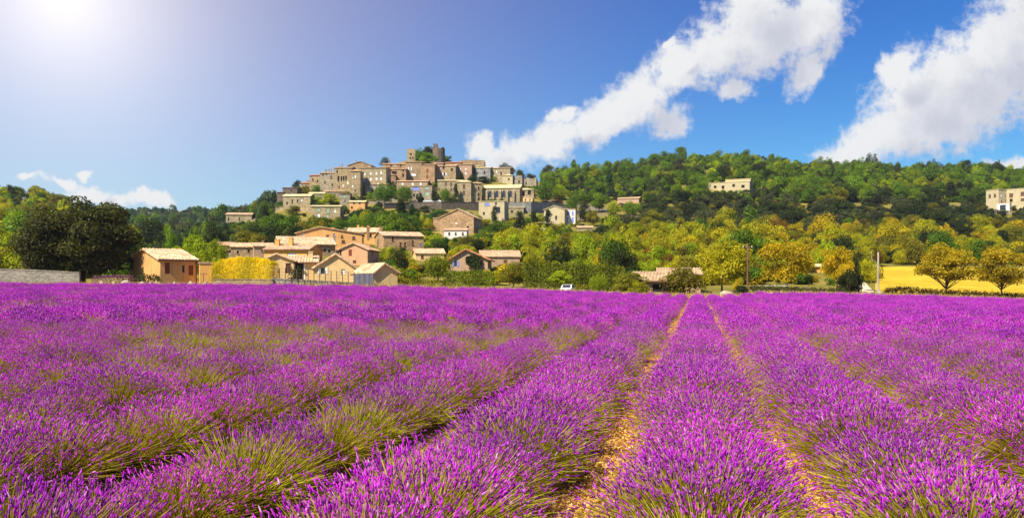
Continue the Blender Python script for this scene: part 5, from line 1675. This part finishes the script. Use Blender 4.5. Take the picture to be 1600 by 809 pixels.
RZK = {'cypress': 4.4, 'pine': 1.9, 'oak': .8, 'small': .92, 'open': .8, 'golden': .92, 'umbrella': .48}
rest = {}
for s in SCAT:
    if id(s) not in ids:
        rest.setdefault(s[1], []).append(s)
# undergrowth: low bushes that close the gaps between the trees
for reg, cnt, pr_, qr, sz, tints, sp in REG:
    tn = [t for t, _ in tints]
    for _ in range(int(cnt * (1.5 if reg != 'oak slope' else .7))):
        px, py = g.uniform(*pr_), g.uniform(*qr)
        D = hit(px, py)
        if D > 1200 or D < 106 or (px > 1366 and D < 205) or (1318 < px < 1376 and D < 140) or (reg == 'far ridge' and D < 330) or (reg == 'green hill' and D > 690):
            continue
        w = g.uniform(1.6, 3.6) * (1.3 if D > 350 else 1)
        h = w * g.uniform(.6, .9)
        pw, ph_ = w * F / D, h * F / D
        if any((D < dd + 4 and px + pw / 2 > q0 and px - pw / 2 < q1 and py > r0 and py - ph_ < r1 - (r1 - r0) * .2) or (dd - 3 < D < dd + 12 and q0 - 2 < px < q1 + 2) for (q0, q1, r0, r1, dd) in RECTS):
            continue
        rest.setdefault(reg, []).append([0, reg, 'small', tn[g.integers(len(tn))], px, py, (px - CX) / F * D, D, w, h, 1])
WL = {'left hillside': 'bushy green woodland on the left hillside', 'far ridge': 'haze tinted forest on the far ridge', 'village foot': 'dark bushes and trees at the foot of the village', 'middle slope': 'bushes on the slope below the church', 'dark bank': 'dark bushes on the bank under the village wall',
      'lower slope': 'yellow green bushes behind the field edge', 'golden band': 'golden bushes in a band above the meadow', 'oak slope': 'oak scrub on the slope, cloud shadow put into its leaf colours', 'green hill': 'green woodland on the right hill', 'village greens': 'small bushes between village houses'}
for reg, lst in rest.items():
    keys = []
    P, ro, sc, ix, tc = [], [], [], [], []
    for s in lst:
        v = int(g.integers(len(SPEC[s[2]])))
        pk = proto(s[2], v)
        if pk not in keys:
            keys.append(pk)
        P.append((s[6], s[7], tz1(s[6], s[7]) + s[9] * .40))
        ro.append((g.uniform(-.12, .12), g.uniform(-.12, .12), g.uniform(0, 6.28)))
        sc.append((s[8], s[8], s[9] / RZK.get(s[2], 1.0)))
        ix.append(keys.index(pk))
        k = s[10] * g.uniform(.82, 1.18)
        tc.append([v_ * k for v_ in TINT[s[3]]])
    scatter('undergrowth' if reg in ('village greens', 'lower slope', 'middle slope') else 'woodland', keys, P, ro, sc, ix, WL[reg], tc)


# ------------------------------------------------------------------ lavender
ROW_AZ, PITCH = math.atan(0.231), 1.8
rdir = np.array([math.sin(ROW_AZ), math.cos(ROW_AZ)])
ndir = np.array([math.cos(ROW_AZ), -math.sin(ROW_AZ)])


def spikes(base, d, L, rad, g, tint):
    """flower heads: pointed three sided spindles"""
    n = len(base)
    a = unit(np.cross(d, g.normal(size=(n, 3))))
    b = np.cross(d, a)
    ts, rs = [0.10, 0.42, 0.78], [0.75, 1.0, 0.62]
    V = [base[:, None]]
    for t, r in zip(ts, rs):
        jr = rad * r * g.uniform(.75, 1.25, (n, 1))
        ph = g.uniform(0, 6.28, (n, 1))
        ring = [base + d * L[:, None] * t + (a * np.cos(ph + k * 2.0944) + b * np.sin(ph + k * 2.0944)) * jr for k in range(3)]
        V += [r_[:, None] for r_ in ring]
    V.append((base + d * L[:, None])[:, None])
    V = np.concatenate(V, 1)                                    # n, 11, 3
    i = (np.arange(n) * 11)[:, None]
    tr = [(0, 1 + (k + 1) % 3, 1 + k) for k in range(3)] + [(10, 7 + k, 7 + (k + 1) % 3) for k in range(3)]
    qd = [(1 + r * 3 + k, 1 + r * 3 + (k + 1) % 3, 4 + r * 3 + (k + 1) % 3, 4 + r * 3 + k) for r in range(2) for k in range(3)]
    tris = np.concatenate([i + np.array(t)[None] for t in tr])
    quads = np.concatenate([i + np.array(q)[None] for q in qd])
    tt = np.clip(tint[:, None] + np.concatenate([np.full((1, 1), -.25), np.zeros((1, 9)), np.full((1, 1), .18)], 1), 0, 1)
    return V.reshape(-1, 3), tris, quads, tt.ravel()


def ribbons(A, M_, B, w, g, tint):
    n = len(A)
    s = unit(np.cross(B - A, g.normal(size=(n, 3)))) * w
    V = np.stack([A - s, A + s, M_ - s * .9, M_ + s * .9, B - s * .5, B + s * .5], 1).reshape(-1, 3)
    i = (np.arange(n) * 6)[:, None]
    q = np.concatenate([i + np.array([0, 1, 3, 2])[None], i + np.array([2, 3, 5, 4])[None]])
    return V, q, np.repeat(tint, 6)


def lavender(seed, n_sp=950, n_leaf=420, rx=0.70, ry=0.70, hz=0.60, sl=(.04, .072), sr=.0058, sw=.0026, bare=0.0, leaf_w=.004, side=.8, cap=.62, steep=1.9):
    """one plant in row coordinates (x across the row, y along it): stems fanning out of a low cushion of leaves, a flower head on each"""
    g = np.random.default_rng(seed)
    th = np.arccos(1 - g.uniform(0, 1, n_sp) * 0.72)                # angle from upright
    az = g.uniform(0, 2 * np.pi, n_sp)
    d = np.stack([np.sin(th) * np.cos(az), np.sin(th) * np.sin(az), np.cos(th)], -1)
    r = g.normal(1.0, .105, n_sp) * (1 + .06 * np.sin(3 * az + seed) + .05 * np.sin(5 * az + 2 * seed))
    tip = d * np.array([rx, ry, hz]) * r[:, None]
    tip[:, 2] = np.maximum(tip[:, 2], .10)
    A = np.stack([tip[:, 0] * .16, tip[:, 1] * .16, np.full(n_sp, .03)], -1) + g.normal(0, .03, (n_sp, 3)) * np.array([1, 1, .2])
    Mid = A * .42 + tip * .58 + np.array([0, 0, .055]) * np.sin(th)[:, None]
    dirv = unit(tip - Mid + np.array([0, 0, .10]) + g.normal(0, .085, (n_sp, 3)))
    keep = g.uniform(size=n_sp) > np.maximum(bare, np.clip((th - cap) * steep, 0, side))
    L = g.uniform(*sl, n_sp)
    base = tip - dirv * .01
    tf = np.clip(g.normal(.5, .22, n_sp), 0, 1)
    V, t3, q4, tt = spikes(base[keep], dirv[keep], L[keep], sr, g, tf[keep])
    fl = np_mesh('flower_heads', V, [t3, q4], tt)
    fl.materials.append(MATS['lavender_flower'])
    st_t = np.clip(g.normal(.55, .2, n_sp), 0, 1)
    V1, q1, t1 = ribbons(A, Mid, tip, sw, g, st_t)
    # leaves of the cushion
    th2 = np.arccos(1 - g.uniform(0, 1, n_leaf) * .97)
    az2 = g.uniform(0, 2 * np.pi, n_leaf)
    d2 = np.stack([np.sin(th2) * np.cos(az2), np.sin(th2) * np.sin(az2), np.cos(th2)], -1)
    k = g.uniform(.35, .88, n_leaf)[:, None]
    B2 = d2 * np.array([rx, ry, hz]) * k + np.array([0, 0, .04])
    A2 = B2 * .45 + g.normal(0, .04, (n_leaf, 3))
    A2[:, 2] = np.maximum(A2[:, 2], .01)
    M2 = (A2 + B2) / 2 + np.array([0, 0, .025])
    V2, q2, t2 = ribbons(A2, M2, B2, leaf_w, g, np.clip(g.normal(.38, .2, n_leaf), 0, 1))
    gr = np_mesh('leafy_stems', np.concatenate([V1, V2]), [np.concatenate([q1, q2 + len(V1)])], np.concatenate([t1, t2]))
    gr.materials.append(MATS['lavender_green'])
    return fl, gr


LAV = [lavender(100 + k, n_sp=2300, n_leaf=900, leaf_w=.005) for k in range(6)]
LAV_S = [lavender(120 + k, n_sp=1750, n_leaf=1250, leaf_w=.005, rx=.66, side=.80, cap=.64, steep=2.0) for k in range(4)]        # left rows: bare green flanks under a flowering cap
LAV_G = [lavender(140 + k, n_sp=1000, n_leaf=1300, bare=.62, leaf_w=.0055) for k in range(3)]       # plants that hardly flower
LAV_FAR = [lavender(180 + k, n_sp=720, n_leaf=150, side=.5, sl=(.08, .12), sr=.0125, sw=.004, leaf_w=.010) for k in range(4)]
LAV_FAR_S = [lavender(185 + k, n_sp=640, n_leaf=300, side=.75, cap=.58, steep=2.0, rx=.66, sl=(.08, .12), sr=.0125, sw=.005, leaf_w=.011) for k in range(2)]
LAV_FAR_G = [lavender(190 + k, n_sp=360, n_leaf=420, sl=(.08, .13), sr=.013, sw=.006, bare=.6, leaf_w=.012) for k in range(2)]

g = np.random.default_rng(23)
plants = []
for k in range(-62, 56):
    s0 = k * PITCH - (.1 if k > 0 else 0)
    t = 1.0 + g.uniform(0, .4)
    while t < 135:
        t += g.uniform(.66, .86)
        s = s0 + g.normal(0, .04) + .05 * math.sin(t * .31 + k)
        x, y = s * ndir + t * rdir
        if y < 1.2 or y > 96.3 or abs(x) > .70 * y + 5.0:
            continue
        if y > 92 and y > 95.5 + .7 * math.sin(x * .9):
            continue
        seen = y > 2.3 and abs(x) < .66 * y + .9
        plants.append((0 if seen else 1, math.hypot(x, y), x, y, k))
plants.sort()


def patchy(x, y):
    """where the plants flower poorly: broad drifts across the field"""
    v = math.sin(x * .42 + 1.7) * math.sin(y * .36 + .4 * x) + .6 * math.sin(x * .17 - y * .23) + (0.6 if x < -1.2 else -.25)
    return v


def row_words(k):
    if k == 0:
        return 'central row'
    n = {1: 'first', 2: 'second', 3: 'third', 4: 'fourth', 5: 'fifth', 6: 'sixth', 7: 'seventh', 8: 'eighth', 9: 'ninth', 10: 'tenth'}
    if k < 0:
        return f'{n.get(-k, "far")} row left of the bare furrow'
    return f'{n.get(k, "far")} row right of the central row'


N_IND = 300
row_rot = -ROW_AZ
protoL = []
lp_ = {'P': [], 'r': [], 's': [], 'i': []}
for n, (_, dist, x, y, k) in enumerate(plants):
    z = tz1(x, y)
    u = g.uniform()
    green = patchy(x, y) + g.normal(0, .45) > .9
    sc = g.uniform(.86, 1.12) * (1.0 if not green else .95)
    rot = row_rot + (math.pi if g.uniform() < .5 else 0) + g.normal(0, .08)
    if n < N_IND:
        fl, gm = LAV_G[int(u * 3)] if green else (LAV[int(u * 6)] if k > -2 else LAV_S[int(u * 4)])
        root = bpy.data.objects.new('lavender_plant', None)
        COL.objects.link(root)
        root.location = (x, y, z - .01)
        root.rotation_euler = (0, 0, rot)
        wk = {0: 1.16, 1: 1.15, 2: 1.10, -1: 1.10}.get(k, .94)
        root.scale = (sc * wk * (1 if g.uniform() < .5 else -1), sc, sc * g.uniform(.92, 1.08))
        rw = row_words(k)
        tag(root, ('green sparsely flowering lavender plant, ' if green else 'fully purple lavender plant, ') + rw, 'lavender plant', 'lavender plants in the ' + rw)
        for nm, me in (('flower_heads', fl), ('leafy_stems', gm)):
            o = link(nm, me, None, root)
            o['kind'] = 'stuff'
    else:
        lp_['P'].append((x, y, z - .01))
        lp_['r'].append((0, 0, rot))
        lp_['s'].append((sc * (.97 if k >= 0 else .90), sc, sc * g.uniform(.9, 1.1)))
        lp_['i'].append((4 + int(u * 2)) if green else ((6 + int(u * 2)) if k < -2 and dist < 55 else int(u * 4)))
srcs = []
for fl, gm in LAV_FAR + LAV_FAR_G + LAV_FAR_S:
    me = bpy.data.meshes.new('lavender_source')
    import bmesh
    bm = bmesh.new()
    bm.from_mesh(fl)
    nf = len(bm.faces)
    bm.from_mesh(gm)
    bm.faces.ensure_lookup_table()
    for i in range(nf, len(bm.faces)):
        bm.faces[i].material_index = 1
    bm.to_mesh(me)
    bm.free()
    me.materials.append(MATS['lavender_flower'])
    me.materials.append(MATS['lavender_green'])
    srcs.append(bpy.data.objects.new('lavender_source', me))
scatter('lavender_field', srcs, lp_['P'], lp_['r'], lp_['s'], lp_['i'], 'purple lavender rows reaching to the far edge of the field')


# ------------------------------------------------------------------ straw and chips in the furrows, dry grass at the field edge
def chips(name, P, size, mat, label, up=False, g=g):
    n = len(P)
    a = g.normal(size=(n, 3)) * np.array([1, 1, .35 if not up else .2])
    a = unit(a)
    if up:
        a = unit(a * .35 + np.array([0, 0, 1]))
    s = unit(np.cross(a, g.normal(size=(n, 3))))
    L = (size * g.uniform(.5, 1.5, n))[:, None]
    w = L * (.22 if not up else .05)
    if up:
        V = np.stack([P - s * w, P + s * w, P + a * L * .6 + s * w * .8, P + a * L], 1)
    else:
        V = np.stack([P - a * L * .5, P + s * w + [0, 0, .006], P + a * L * .5, P - s * w], 1)
    o = link(name, np_mesh(name, V.reshape(-1, 3), [np.arange(n * 4).reshape(n, 4)], np.repeat(np.clip(g.normal(.5, .27, n), 0, 1), 4)), mat)
    o['kind'] = 'stuff'
    o['label'] = label
    return o


PP = []
for k in range(-4, 5):
    L0 = 46000 if k in (0, 1, 2) else 15000
    t = 3.0 + (g.uniform(0, 1, L0) ** 1.8) * 60
    s = (k - .5) * PITCH + g.normal(0, .22, L0)
    x, y = s * ndir[0] + t * rdir[0], s * ndir[1] + t * rdir[1]
    m = (np.abs(x) < .7 * y + .5) & (y > 3)
    x, y = x[m], y[m]
    PP.append(np.stack([x, y, tz(x, y) + g.uniform(.002, .03, len(x))], -1))
PP = np.concatenate(PP)
chips('straw_litter', PP, .045, 'straw', 'yellow straw and chips lying in the furrows between rows')
n = 26000
px = g.uniform(-30, 1640, n)
D = g.uniform(96.0, 101.5, n)
w = np.interp(px, [-30, 120, 560, 640, 830, 1180, 1330, 1640], [.5, .6, .5, .4, 1, 1, .8, .8])
m = g.uniform(size=n) < w
px, D = px[m], D[m]
x = (px - CX) / F * D
chips('dry_grass', np.stack([x, D, tz(x, D) + .1], -1), .62, 'dry_grass', 'strip of dry yellow grass along the field edge', up=True)

# ------------------------------------------------------------------ the air: thin haze in one closed box round everything
m = bpy.data.materials.new('haze')
m.use_nodes = True
T = NT(m.node_tree)
T.n('ShaderNodeOutputMaterial', {'Volume': T.n('ShaderNodeVolumePrincipled', {'Color': (0.80, 0.87, 1.0, 1), 'Density': 0.00009, 'Anisotropy': 0.3}).outputs[0]})
MATS['haze'] = m
zmin = min(float(np.min(tz(np.linspace(-1500, 1500, 301), np.full(301, float(y_))))) for y_ in np.arange(-45, 1501, 15.0))
mb = MB()
mb.box(-1560, 1560, -62, 1540, zmin - 1.5, 150)
hz_ = link('haze', mb.mesh('haze'), 'haze')
hz_['kind'] = 'stuff'
print('HAZE', zmin)
print('TREES', TREE_N, 'SCAT', len(SCAT), 'PLANTS', len(plants))
